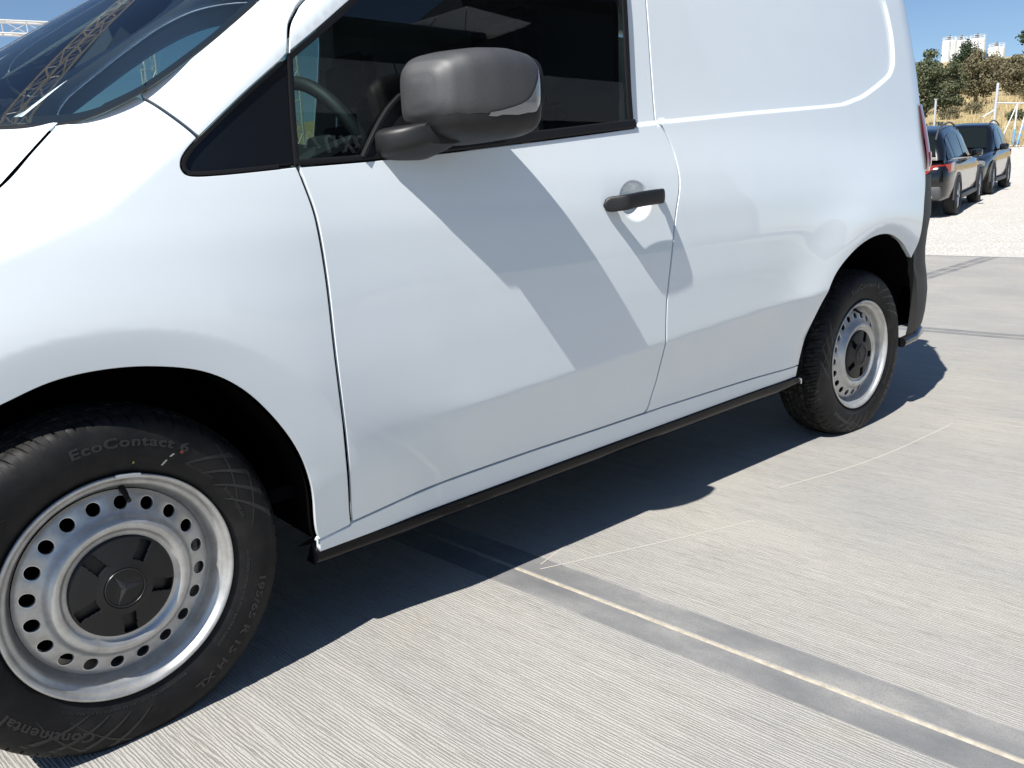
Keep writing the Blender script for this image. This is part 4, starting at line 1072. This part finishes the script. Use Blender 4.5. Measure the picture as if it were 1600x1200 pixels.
def suv(label, rear_left, heading, zslope, L=4.70, wb=2.86, ro=.92, Wd=1.88, H=1.63, facing=1):
    """local frame: x forward from the rear axle, y left, z up; every part is placed once in that frame"""
    t = thing('parked_car', label, 'car', rear_left, 'black cars parked on the gravel')
    hw = Wd / 2; F = wb + (L - wb - ro)
    def loc(name, V, Fc, m, **kw): return mk(name, V, Fc, m, t, W[t.name], **kw)
    # stations along the car: x, belt height, belt half width, bonnet/roof line
    X = np.array([-ro, -ro + .06, -.70, -.35, .2, .9, 1.6, 2.1, 2.35, 2.8, 3.2, F - .12, F])
    ZB = np.array([.80, .93, 1.02, 1.05, 1.03, 1.01, .99, .985, .98, .95, .90, .82, .66])
    HW = np.array([.74, .83, .90, hw, hw, hw, hw, hw, hw, hw - .01, hw - .04, .82, .70])
    ZL = np.array([.42, .36, .31, .27, .25, .25, .25, .25, .25, .26, .28, .32, .40])
    prof = [(.86, 0.0), (.97, .10), (1.0, .35), (1.0, .60), (.985, .80), (.95, .94), (.88, 1.0)]
    V = []; n = len(prof)
    for x, zb, w_, zl in zip(X, ZB, HW, ZL):
        rowl = [(x, w_ * a, zl + (zb - zl) * b) for a, b in prof]
        crown = .035 if x > 2.2 else 0
        V += rowl + [(x, 0, zb + crown)] + [(q[0], -q[1], q[2]) for q in rowl[::-1]]
    m_ = 2 * n + 1
    V = np.array(V).reshape(len(X), m_, 3)
    # subdivide along the length for a smooth shell
    V = np.stack([crom(V[:, k], 4) for k in range(m_)], 1); nu = V.shape[0]
    body = loc('body', V.reshape(-1, 3), grid_faces(nu, m_, flip=False) + [tuple(range(m_)), tuple(range((nu - 1) * m_, nu * m_))[::-1]], M['car_black'])
    bm = bmesh.new(); bm.from_mesh(body.data); bmesh.ops.recalc_face_normals(bm, faces=bm.faces); bm.to_mesh(body.data); bm.free(); body.data.set_sharp_from_angle(angle=R(50))
    # greenhouse: x, z of the side glass upper line, roof
    XR = np.array([-.80, -.62, -.35, .2, .8, 1.3, 1.65, 2.0, 2.34]); ZR = np.array([1.04, 1.32, H - .10, H - .03, H, H - .03, H - .10, 1.25, .99])
    YR = np.array([.78, .70, .64, .635, .64, .645, .65, .70, .76]); YB = np.array([.80, .83, .86, .875, .88, .88, .875, .86, .82]); ZBB = np.interp(XR, X, ZB) - .03
    V = []
    for x, zr, yr, yb, zb in zip(XR, ZR, YR, YB, ZBB):
        zr2 = max(zr, zb + .02)
        side = [(x, yb, zb), (x, yb + (yr - yb) * .5 + .015, zb + (zr2 - zb) * .5), (x, yr, zr2 - .03 * (zr2 > 1.3)), (x, yr * .86, zr2)]
        V += side + [(x, 0, zr2 + .03)] + [(q[0], -q[1], q[2]) for q in side[::-1]]
    V = np.array(V).reshape(len(XR), 9, 3); V = np.stack([crom(V[:, k], 5) for k in range(9)], 1)
    cab = loc('roof', V.reshape(-1, 3), grid_faces(V.shape[0], 9), M['car_black'])
    bm = bmesh.new(); bm.from_mesh(cab.data); bmesh.ops.recalc_face_normals(bm, faces=bm.faces); bm.to_mesh(cab.data); bm.free()
    def cabpt(x, f, s, out=.022):
        yr, yb, zr, zb = np.interp(x, XR, YR), np.interp(x, XR, YB), np.interp(x, XR, ZR), np.interp(x, XR, ZBB)
        return (x, s * (yb + (yr - yb) * f + .03 * f * (1 - f) + out), zb + (zr - .03 - zb) * f)
    for s in (-1, 1):
        for a, b, nm in ((-.60, -.10, 'rear_quarter_window'), (-.06, .82, 'rear_side_window'), (.90, 1.86, 'front_side_window')):
            V = []
            for x in np.linspace(a, b, 12):
                hi = np.interp(x, [-.60, -.35, .2, 1.2, 1.55, 1.86], [.35, .80, .90, .90, .84, .52]); lo = .10
                for f_ in np.linspace(lo, max(hi, lo + .05), 6): V.append(cabpt(x, f_, s))
            loc(nm, V, grid_faces(12, 6, flip=s > 0), M['car_glass'])
        bm = bmesh.new(); tube(bm, [cabpt(x, .06, s, .026) for x in np.linspace(-.62, 1.95, 16)], .010, 6); finish_bm('chrome_strip', bm, M['chrome'], t, W[t.name])
        bm = bmesh.new(); tube(bm, [(x, s * .60, np.interp(x, XR, ZR) + .015 + .045 * math.sin(math.pi * (x + .55) / 2.1) ** .4) for x in np.linspace(-.55, 1.55, 18)], .017, 8); finish_bm('roof_rail', bm, M['clad'], t, W[t.name])
        # mirror
        bm = bmesh.new(); box(bm, (1.72, s * 1.0, 1.07), (.13, .20, .15), bev=.045); box(bm, (1.74, s * .90, 1.01), (.06, .12, .04)); finish_bm('door_mirror', bm, M['car_black'], t, W[t.name])
        # cladding: sill and arches
        bm = bmesh.new(); box(bm, (1.43, s * (hw - .03), .30), (wb - .72, .10, .10), bev=.03); finish_bm('sill_trim', bm, M['clad'], t, W[t.name])
        for xw in (0.0, wb):
            V = []
            for a in np.linspace(R(-8), R(188), 22):
                for r, yo in ((.375, -.03), (.378, .012), (.425, .014), (.432, -.01)): V.append((xw + r * math.cos(a), s * (hw + yo), .36 + r * math.sin(a)))
            loc('arch_trim', V, grid_faces(22, 4, flip=s < 0), M['clad'])
            V = [(xw + .38 * math.cos(a), s * (hw + .0045), .36 + .38 * math.sin(a)) for a in np.linspace(R(-40), R(220), 30)]; loc('dark_arch_disc', V, [tuple(range(30))], M['inner'], flat=True)  # flat black disc on the uncut body, painted shade of an arch hollow
            # wheel
            pr = [(.24, .0), (.27, -.012), (.30, -.014), (.335, -.004), (.352, .02), (.360, .06), (.362, .12), (.356, .19), (.33, .215), (.25, .215)]
            Vw = revolve(pr, 40); Vw[..., 1] *= -1; Vw = Vw.reshape(-1, 3) + np.array([0, .012, 0])
            ws = Vw.copy(); ws[:, 1] *= s
            wo = mk('wheel', ws, grid_faces(40, len(pr), closed_u=True, flip=s < 0), M['car_tyre'], t, tuple(W[t.name] + Vector((xw, s * (hw + .012), .36))))
            Vr = revolve([(.245, .002), (.236, -.004), (.226, .012), (.222, .05)], 40); Vr[..., 1] *= -s; mk('rim', Vr.reshape(-1, 3), grid_faces(40, 4, closed_u=True, flip=s > 0), M['alloy'], wo, W[wo.name])
            bm = bmesh.new()
            for k in range(5):
                for da in (-.16, .16):
                    a = 2 * math.pi * k / 5 + da; tube(bm, [(.03 * math.cos(a - da), s * -.006, .03 * math.sin(a - da)), (.235 * math.cos(a), s * -.008, .235 * math.sin(a))], [.022, .016], 6)
            finish_bm('spokes', bm, M['alloy'], wo, W[wo.name])
            V = [(.225 * math.cos(a), -s * .05, .225 * math.sin(a)) for a in np.linspace(0, 2 * np.pi, 24, endpoint=False)]; mk('dark_backing_disc', V, [tuple(range(24))], M['inner'], wo, W[wo.name], flat=True)  # flat black disc closing the view behind the spokes
        # lamps
        V = []
        for i, a in enumerate(np.linspace(0, 1, 9)):
            x = -ro + .015 + .44 * a ** 1.4; y = np.interp(x, X, HW) * .99 + .012
            y = .45 + (y - .45) * min(1, a * 2.2) if a < .45 else y
            for zz in (.84 - .01 * a, .93, 1.0 - .02 * a): V.append((x - .035 * (a < .4), s * y, zz - .05 + .06 * a))
        loc('tail_lamp', V, grid_faces(9, 3, flip=s > 0), M['lens_red'])
        bm = bmesh.new(); box(bm, (F - .16, s * .66, .74), (.20, .36, .13), Matrix.Rotation(-s * .5, 3, 'Z'), bev=.04); finish_bm('headlamp', bm, M['lens_clear'], t, W[t.name])
        V = [(-ro - .02, s * (.55 + .12 * math.cos(a)), .40 + .05 * math.sin(a)) for a in np.linspace(0, 2 * np.pi, 16, endpoint=False)]; loc('exhaust_trim', V, [tuple(range(16))], M['chrome'], flat=True)
    # windscreen and rear window, raised off the cab shell
    V = []
    for x in np.linspace(1.72, 2.28, 7):
        for y in np.linspace(-1, 1, 9): yr = np.interp(x, XR, YR) * .90; zr = np.interp(x, XR, ZR); V.append((x, y * yr, zr + .03 * (1 - abs(y) ** 2) + .03))
    loc('windscreen', V, grid_faces(7, 9, flip=False), M['car_glass'])
    V = []
    for x in np.linspace(-.77, -.47, 6):
        for y in np.linspace(-1, 1, 9): yr = np.interp(x, XR, YR) * .86; zr = np.interp(x, XR, ZR); V.append((x - .012, y * yr, zr + .03 * (1 - abs(y) ** 2) + .03))
    loc('rear_window', V, grid_faces(6, 9, flip=False), M['car_glass'])
    bm = bmesh.new(); box(bm, (-ro + .10, 0, .47), (.24, 1.62, .26), bev=.07); finish_bm('rear_bumper', bm, M['clad'], t, W[t.name])
    bm = bmesh.new(); box(bm, (F - .09, 0, .42), (.22, 1.60, .24), bev=.07); finish_bm('front_bumper', bm, M['clad'], t, W[t.name])
    obox('number_plate', (-ro - .035, 0, .70), (.02, .52, .11), M['plate'], t, origin=W[t.name]); obox('number_plate', (F + .03, 0, .45), (.02, .52, .11), M['plate'], t, origin=W[t.name])
    obox('grille', (F - .015, 0, .66), (.05, .90, .18), M['gloss_black'], t, bev=.02, origin=W[t.name])
    t.rotation_euler = (0, -zslope, heading)
    return t
def park(label, wheel_right_rear, heading, facing, **kw):
    """place by the ground point under one rear wheel on the side that shows"""
    h = R(heading); f_ = Vector((math.cos(h), math.sin(h), 0)); l = Vector((-math.sin(h), math.cos(h), 0)); hw = .94
    p_ = Vector(wheel_right_rear) + l * (hw if facing > 0 else -hw)
    z0 = float(terr(p_.x, p_.y)); q = p_ + f_ * 2.86; z1 = float(terr(q.x, q.y))
    return suv(label, (p_.x, p_.y, z0 + .002), h, math.atan2(z1 - z0, 2.86), **kw)
park('black car nearest the white van, its red tail lamp towards us', (16.55, 5.12, 0), 13.5, 1)
park('black car farther back, its windscreen and bonnet towards us', (24.5, 7.02, 0), 13.0 + 180, -1, H=1.66)
# ================================================================ trees, silos, gate, trusses, showroom
def leaf_mat(name, c1, c2, c3):
    m = mat(name, c1, .75, spec=.2); f = noise(m, coords(m), 2.2, 4, .7)
    link(m, ramp(m, f, [(.32, c1), (.5, c2), (.68, c3)]), bsdf(m).inputs['Base Color']); return m
M['leaf_green'] = leaf_mat('olive_green_leaves', (.055, .068, .036), (.09, .105, .058), (.14, .15, .088))
M['leaf_brown'] = leaf_mat('dusty_olive_leaves', (.085, .080, .045), (.145, .130, .075), (.20, .178, .11))
M['leaf_dark'] = leaf_mat('dark_pine_leaves', (.018, .032, .016), (.035, .055, .028), (.05, .075, .04))
M['bark'] = m = mat('bark', (.10, .08, .06), .9); noisy(m, (.06, .05, .035), (.14, .115, .085), 12, 5, (1, 1, .3))
def tree(name, label, base, h, w_, leaf, n=5200, ls=.17, low=.05, group='trees on the slope', seed=1, lean=0.0, skirt=.9):
    g = np.random.default_rng(seed); base = Vector(base)
    t = thing(name, label, 'tree', base, group)
    bm = bmesh.new(); tr = min(.16, h * .035)
    top = Vector((lean * h, 0, h * .62)); tube(bm, [(0, 0, -.3), (lean * .2 * h, .03, h * .2), top], [tr * 1.3, tr, tr * .45], 8)
    ends = []
    for k in range(9):
        a = k * 2.4 + g.uniform(-.4, .4); s0 = g.uniform(.15, .55); p0 = Vector((lean * h * s0, 0, h * s0)); e = p0 + Vector((math.cos(a) * w_ * .36, math.sin(a) * w_ * .36, h * g.uniform(.12, .3))); ends.append(e)
        tube(bm, [p0, (p0 + e) / 2 + Vector((0, 0, .06)), e], [tr * .45, tr * .3, tr * .12], 6)
    finish_bm('trunk', bm, M['bark'], t, base)
    # clumps through the crown's volume, each a cloud of small leaf faces
    nc = 46; C = []; RR = []
    while len(C) < nc:
        q = g.uniform(-1, 1, 3)
        r = np.linalg.norm(q)
        if r > 1 or r < .45: continue
        zz = (q[2] * .5 + .5); ww = (1 - .35 * zz ** 2) * (skirt if zz < .25 else 1)
        C.append((q[0] * w_ * .43 * ww + lean * h * zz, q[1] * w_ * .43 * ww, h * (low + (1 - low) * (.06 + .88 * zz)))); RR.append(g.uniform(.11, .22) * w_)
    C = np.array(C); RR = np.array(RR); k = g.integers(0, nc, n); d = g.normal(0, 1, (n, 3)); d /= np.linalg.norm(d, axis=1, keepdims=True)
    P = C[k] + d * (RR[k] * g.random(n) ** .45)[:, None] * np.array([1, 1, .8]); P[:, 2] = np.clip(P[:, 2], .05, h)
    a = d + g.normal(0, .7, (n, 3)); a /= np.linalg.norm(a, axis=1, keepdims=True)
    b = np.cross(a, g.normal(0, 1, (n, 3))); b /= np.linalg.norm(b, axis=1, keepdims=True); c = np.cross(a, b); s = (ls * g.uniform(.5, 1.2, n))[:, None]
    V = np.stack([P - b * s * .5, P + c * s * .32, P + b * s * .5, P - c * s * .32], 1).reshape(-1, 3)
    F = np.arange(4 * n).reshape(-1, 4)
    mk('crown', V, F, leaf, t, base, flat=True)
    return t
def at(t, s): return (t * EX - s * EY, t * EY + s * EX, float(np.interp(t, TT, TZ)) - .05)
def polar(x, y): return (x, y, float(terr(x, y)) - .08)
tree('olive_tree', 'broad dusty brown green tree in the middle of the slope', polar(60.7, 21.8), 3.6, 3.3, M['leaf_brown'], 9000, .15, seed=3)
tree('olive_tree', 'tall dark green tree whose top rises beside the van tail', polar(45.1, 18.4), 4.1, 2.1, M['leaf_green'], 7000, .15, seed=5)
tree('olive_tree', 'grey green tree between the van tail and the brown tree', polar(54.0, 20.9), 3.3, 2.8, M['leaf_green'], 7000, .15, seed=8)
tree('olive_tree', 'dark rounded tree standing just below the white silos', polar(82.9, 31.5), 4.2, 3.4, M['leaf_dark'], 6000, .20, seed=12)
tree('olive_tree', 'brown tree on the right, uphill of the gate', polar(68.9, 22.4), 2.8, 2.9, M['leaf_brown'], 6000, .16, seed=15)
tree('olive_tree', 'small brown tree right of the silos on the skyline', polar(74.5, 25.9), 2.9, 2.2, M['leaf_brown'], 5000, .16, seed=17)
tree('olive_tree', 'olive tree at the right edge of the picture behind the gate', polar(66.0, 20.6), 3.1, 2.8, M['leaf_brown'], 6000, .16, seed=19)
tree('pine_tree', 'dark pine reaching in over the right edge of the picture', polar(58.2, 17.5), 4.7, 2.6, M['leaf_dark'], 2600, .20, low=.70, seed=23)
for i, (x, y, h_, w_, lab) in enumerate(((49.0, 18.6, .8, 1.5, 'low grey shrub left of the gate at the foot of the brown tree'), (52.5, 18.7, .7, 1.4, 'low grey shrub in the straw below the brown tree'), (63.0, 19.4, .9, 1.6, 'scrubby bush right of the brown tree high in the straw'), (47.2, 14.7, .7, 1.1, 'greenish bush behind the gate rail'))):
    tree('shrub', lab, polar(x, y), h_, w_, M['leaf_brown' if i != 3 else 'leaf_green'], 1200, .10, group='low shrubs in the straw', seed=40 + i)
for k, (x, y, h_, w_) in enumerate(((118, 45, 1.9, 4.5), (128, 55, 2.0, 5), (106, 36.5, 1.8, 4), (112, 34, 1.4, 4.5))):
    tree('distant_tree', ('dark low tree left of centre on the ridge under the silos', 'low tree on the ridge behind the tall green tree', 'rounded low tree on the ridge behind the brown tree', 'low brown tree at the right end of the ridge')[k], polar(x, y), h_, w_, M['leaf_dark' if k % 2 == 0 else 'leaf_brown'], 2200, .26, group='trees on the ridge', seed=60 + k)

M['silo'] = m = mat('white_silo_steel', (.80, .80, .79), .5); noisy(m, (.74, .74, .73), (.84, .84, .83), .4, 4, (1, 1, .2))
def silo(label, x, y, r, top):
    b = float(terr(x, y)) - .5; t = thing('silo', label, 'silo', (x, y, b), 'white silos on the ridge'); H = top - b
    bm = bmesh.new(); n = 40; prof = [(r, 0), (r, H * .3), (r * 1.008, H * .301), (r * 1.008, H * .31), (r, H * .311), (r, H * .62), (r * 1.008, H * .621), (r * 1.008, H * .63), (r, H * .631), (r, H - .25), (r * .9, H - .05), (.3, H + .35)]
    rings = [[bm.verts.new((q * math.cos(2 * math.pi * k / n), q * math.sin(2 * math.pi * k / n), z)) for k in range(n)] for q, z in prof]
    for i in range(len(prof) - 1):
        for k in range(n): bm.faces.new((rings[i][k], rings[i][(k + 1) % n], rings[i + 1][(k + 1) % n], rings[i + 1][k]))
    bm.faces.new(rings[-1]); finish_bm('shell', bm, M['silo'], t, (x, y, b), sharp=30)
    bm = bmesh.new()
    for z in (H + .5, H + 1.05): tube(bm, [(r * .97 * math.cos(a), r * .97 * math.sin(a), z) for a in np.linspace(0, 2 * np.pi, 24, endpoint=False)], .045, 4, closed=True)
    for a in np.linspace(0, 2 * np.pi, 10, endpoint=False): tube(bm, [(r * .97 * math.cos(a), r * .97 * math.sin(a), H - .1), (r * .97 * math.cos(a), r * .97 * math.sin(a), H + 1.05)], .05, 4)
    finish_bm('railing', bm, M['silo'], t, (x, y, b))
    bm = bmesh.new(); tube(bm, [(.2, 0, H), (.2, 0, H + 1.7)], .28, 8); box(bm, (-.5, .3, H + .7), (.7, .7, 1.0)); finish_bm('filter_head', bm, M['trim'], t, (x, y, b))
    bm = bmesh.new(); c = Vector((-r * .92 - .25, -r * .5, 0))
    for s in (-.2, .2): tube(bm, [c + Vector((0, s, 0)), c + Vector((0, s, H + 1))], .05, 4)
    for k in range(int(H / .5)): tube(bm, [c + Vector((0, -.2, .5 * k)), c + Vector((0, .2, .5 * k))], .03, 4)
    finish_bm('ladder', bm, M['trim'], t, (x, y, b))
silo('white silo, leftmost of the row on the ridge', 297.2, 121.7, 2.15, 41.6); silo('white silo, second from the left on the ridge', 300.1, 119.2, 1.95, 41.5)
silo('white silo, the tallest one in the row on the ridge', 304.1, 115.9, 2.5, 41.9); silo('white silo, lowest and rightmost of the row on the ridge', 308.3, 111.4, 2.5, 39.0)

# --- gate in tube steel
M['gate'] = mat('white_gate_paint', (.62, .63, .64), .5); M['blue'] = mat('blue_sleeve', (.10, .32, .62), .5); M['galv'] = mat('galvanised_post', (.50, .51, .52), .5, metal=.4)
ga = thing('tube_gate', 'white tube gate with blue sleeved braces beyond the parked cars', 'gate', (38.3, 11.7, float(terr(38.3, 11.7))))
def gt(name, pts, r, m): bm = bmesh.new(); tube(bm, [Vector(q) - W[ga.name] for q in pts], r, 8); return finish_bm(name, bm, m, ga, W[ga.name])
gt('gate_post', [(37.6, 12.24, 1.5), (38.03, 12.36, 3.59), (38.24, 12.42, 4.35)], .055, M['galv']); gt('top_rail', [(38.03, 12.36, 3.58), (38.69, 11.78, 3.53), (40.1, 10.5, 3.45)], .03, M['gate'])
gt('upright', [(38.69, 11.78, 3.51), (38.25, 11.66, 1.75)], .028, M['gate']); gt('brace', [(38.69, 11.78, 3.50), (38.05, 11.98, 2.30)], .022, M['gate']); gt('brace', [(37.51, 12.63, 3.03), (38.0, 12.34, 3.32)], .03, M['gate'])
gt('bottom_rail', [(37.7, 12.25, 1.95), (38.27, 11.66, 1.85), (39.7, 10.4, 1.80)], .022, M['gate']); gt('brace', [(39.0, 11.5, 3.48), (38.36, 11.56, 1.80)], .022, M['gate'])
gt('blue_sleeve', [(38.42, 11.705, 2.50), (38.27, 11.66, 1.86)], .042, M['blue']); gt('blue_sleeve', [(38.70, 11.53, 2.60), (38.40, 11.555, 1.90)], .042, M['blue'])
bm = bmesh.new(); pz = float(terr(36.0, 13.9)); tube(bm, [(0, 0, -.2), (.0, .0, 3.8 - pz)], .045, 8); box(bm, (0, 0, 3.8 - pz), (.11, .11, .03))
tag(finish_bm('fence_post', bm, M['galv'], None, (36.1, 13.93, pz)), 'lone grey metal post at the foot of the slope by the van tail', 'post')

# --- lighting truss frames over the yard
M['alu'] = mat('aluminium_truss', (.74, .72, .68), .42, metal=.5)
def truss_run(bm, a, b, w_=.29, r=.025, up=Vector((0, 0, 1)), bay=.5):
    a, b = Vector(a), Vector(b); d = (b - a); L = d.length; d.normalize()
    s = d.cross(up)
    if s.length < .1: s = d.cross(Vector((1, 0, 0)))
    s.normalize(); u = s.cross(d); h = w_ / 2; cs = [(-h, -h), (h, -h), (h, h), (-h, h)]
    for p_, q in cs: tube(bm, [a + s * p_ + u * q, b + s * p_ + u * q], r, 6)
    n = max(1, int(L / bay))
    for k in range(n):
        x0, x1 = a + d * (L * k / n), a + d * (L * (k + 1) / n)
        for i in range(4):
            c0, c1 = cs[i], cs[(i + 1) % 4]
            if k % 2: c0, c1 = c1, c0
            tube(bm, [x0 + s * c0[0] + u * c0[1], x1 + s * c1[0] + u * c1[1]], r * .45, 5, caps=False)
            tube(bm, [x0 + s * c0[0] + u * c0[1], x0 + s * c1[0] + u * c1[1]], r * .45, 5, caps=False)
def truss_frame(label, corners, z, closed=True):
    o = Vector((corners[0][0], corners[0][1], 0)); t = thing('truss_frame', label, 'truss', o, 'aluminium trusses in the yard')
    n = len(corners)
    for i in range(n if closed else n - 1):
        a, b = corners[i], corners[(i + 1) % n]; bm = bmesh.new(); truss_run(bm, Vector((a[0], a[1], z)) - o, Vector((b[0], b[1], z)) - o); finish_bm('beam', bm, M['alu'], t, o)
    for c in corners:
        bm = bmesh.new(); zg = float(terr(c[0], c[1])); truss_run(bm, Vector((c[0], c[1], zg + .03)) - o, Vector((c[0], c[1], z + .16)) - o); box(bm, Vector((c[0], c[1], zg + .015)) - o, (.7, .7, .03)); finish_bm('post', bm, M['alu'], t, o)
truss_frame('square aluminium truss frame standing behind the van', [(7.81, 22.1), (-.4, 24.25), (-2.3, 16.5), (9.35, 14.0)], 5.20)
truss_frame('aluminium truss beam on two posts crossing the yard by the van nose', [(-4.6, 1.85), (6.6, 12.1)], 5.40, closed=False)

# --- showroom behind the photographer
M['dark_clad'] = m = mat('anthracite_cladding', (.022, .023, .026), .45); M['fascia'] = mat('white_fascia', (.78, .78, .76), .5); M['shop_glass'] = mat('showroom_glass', (.012, .018, .022), .05, coat=.5); M['sign'] = mat('sign_letters', (.72, .73, .74), .4); M['soffit'] = mat('grey_soffit', (.42, .44, .46), .6)
sb = thing('showroom_building', 'dark showroom behind the camera, mirrored in the van door glass', 'building', (8, -9.2, 0))
def sbx(name, c, s, m, bev=0.0): return obox(name, Vector(c) - W[sb.name], s, m, sb, bev=bev, origin=W[sb.name])
sbx('wall', (10.4, -12.2, 3.35), (11.4, 5.8, 6.7), M['dark_clad']); sbx('upper_block', (12.9, -12.3, 7.45), (6.4, 5.6, 1.5), M['dark_clad'])
for k in range(5):
    x = 5.85 + 2.25 * k; g_ = sbx('window', (x, -9.26, 1.75), (2.14, .06, 3.3), M['shop_glass'], .01); obox('frame', Vector((x + 1.10, -9.22, 1.75)) - W[sb.name], (.07, .12, 3.5), M['dark_clad'], g_, origin=W[sb.name])
for k in range(4): sbx('cladding_panel', (6.1 + 2.84 * k, -9.255, 4.35), (2.81, .06, 1.42), M['soffit' if k % 3 == 1 else 'dark_clad'], .008)
for k in range(4): sbx('cladding_panel', (6.1 + 2.84 * k, -9.262, 5.62), (2.81, .06, 1.06), M['soffit'], .008)
for q in ([(7.5, 6.72), (8.2, 6.78), (8.6, 7.17)], [(8.23, 6.78), (9.05, 6.84), (9.3, 7.46), (8.63, 7.18)], [(9.08, 6.84), (9.8, 6.88), (10.81, 7.28), (9.33, 7.47)]):
    bm = bmesh.new(); a = [bm.verts.new(Vector((x, -9.0, z)) - W[sb.name]) for x, z in q]; b = [bm.verts.new(Vector((x, -9.18, z)) - W[sb.name]) for x, z in q]
    bm.faces.new(a); bm.faces.new(b[::-1])
    for i in range(len(q)): bm.faces.new((a[i], b[i], b[(i + 1) % len(q)], a[(i + 1) % len(q)]))
    finish_bm('fascia_panel', bm, M['fascia'], sb, W[sb.name], flat=True)
sbx('roof_edge', (7.1, -9.1, 6.74), (4.6, .5, .12), M['dark_clad']); sbx('roof_edge', (12.9, -9.3, 8.24), (6.5, .5, .12), M['dark_clad'])
for ch, x in zip('αχηΛ', (6.44, 6.20, 5.93, 5.60)):
    V2, F2, bd = text_mesh(ch, .42); V3 = np.stack([-(V2[:, 0] - V2[:, 0].mean()) , np.zeros(len(V2)), V2[:, 1]], 1); n = len(V3)
    Vb = V3.copy(); Vb[:, 1] -= .06
    mk('sign_letter', np.vstack([V3, Vb]), [tuple(f_)[::1] for f_ in F2] + [(b_, a_, a_ + n, b_ + n) for a_, b_ in bd], M['sign'], sb, (x, -9.18, 4.42), flat=True)
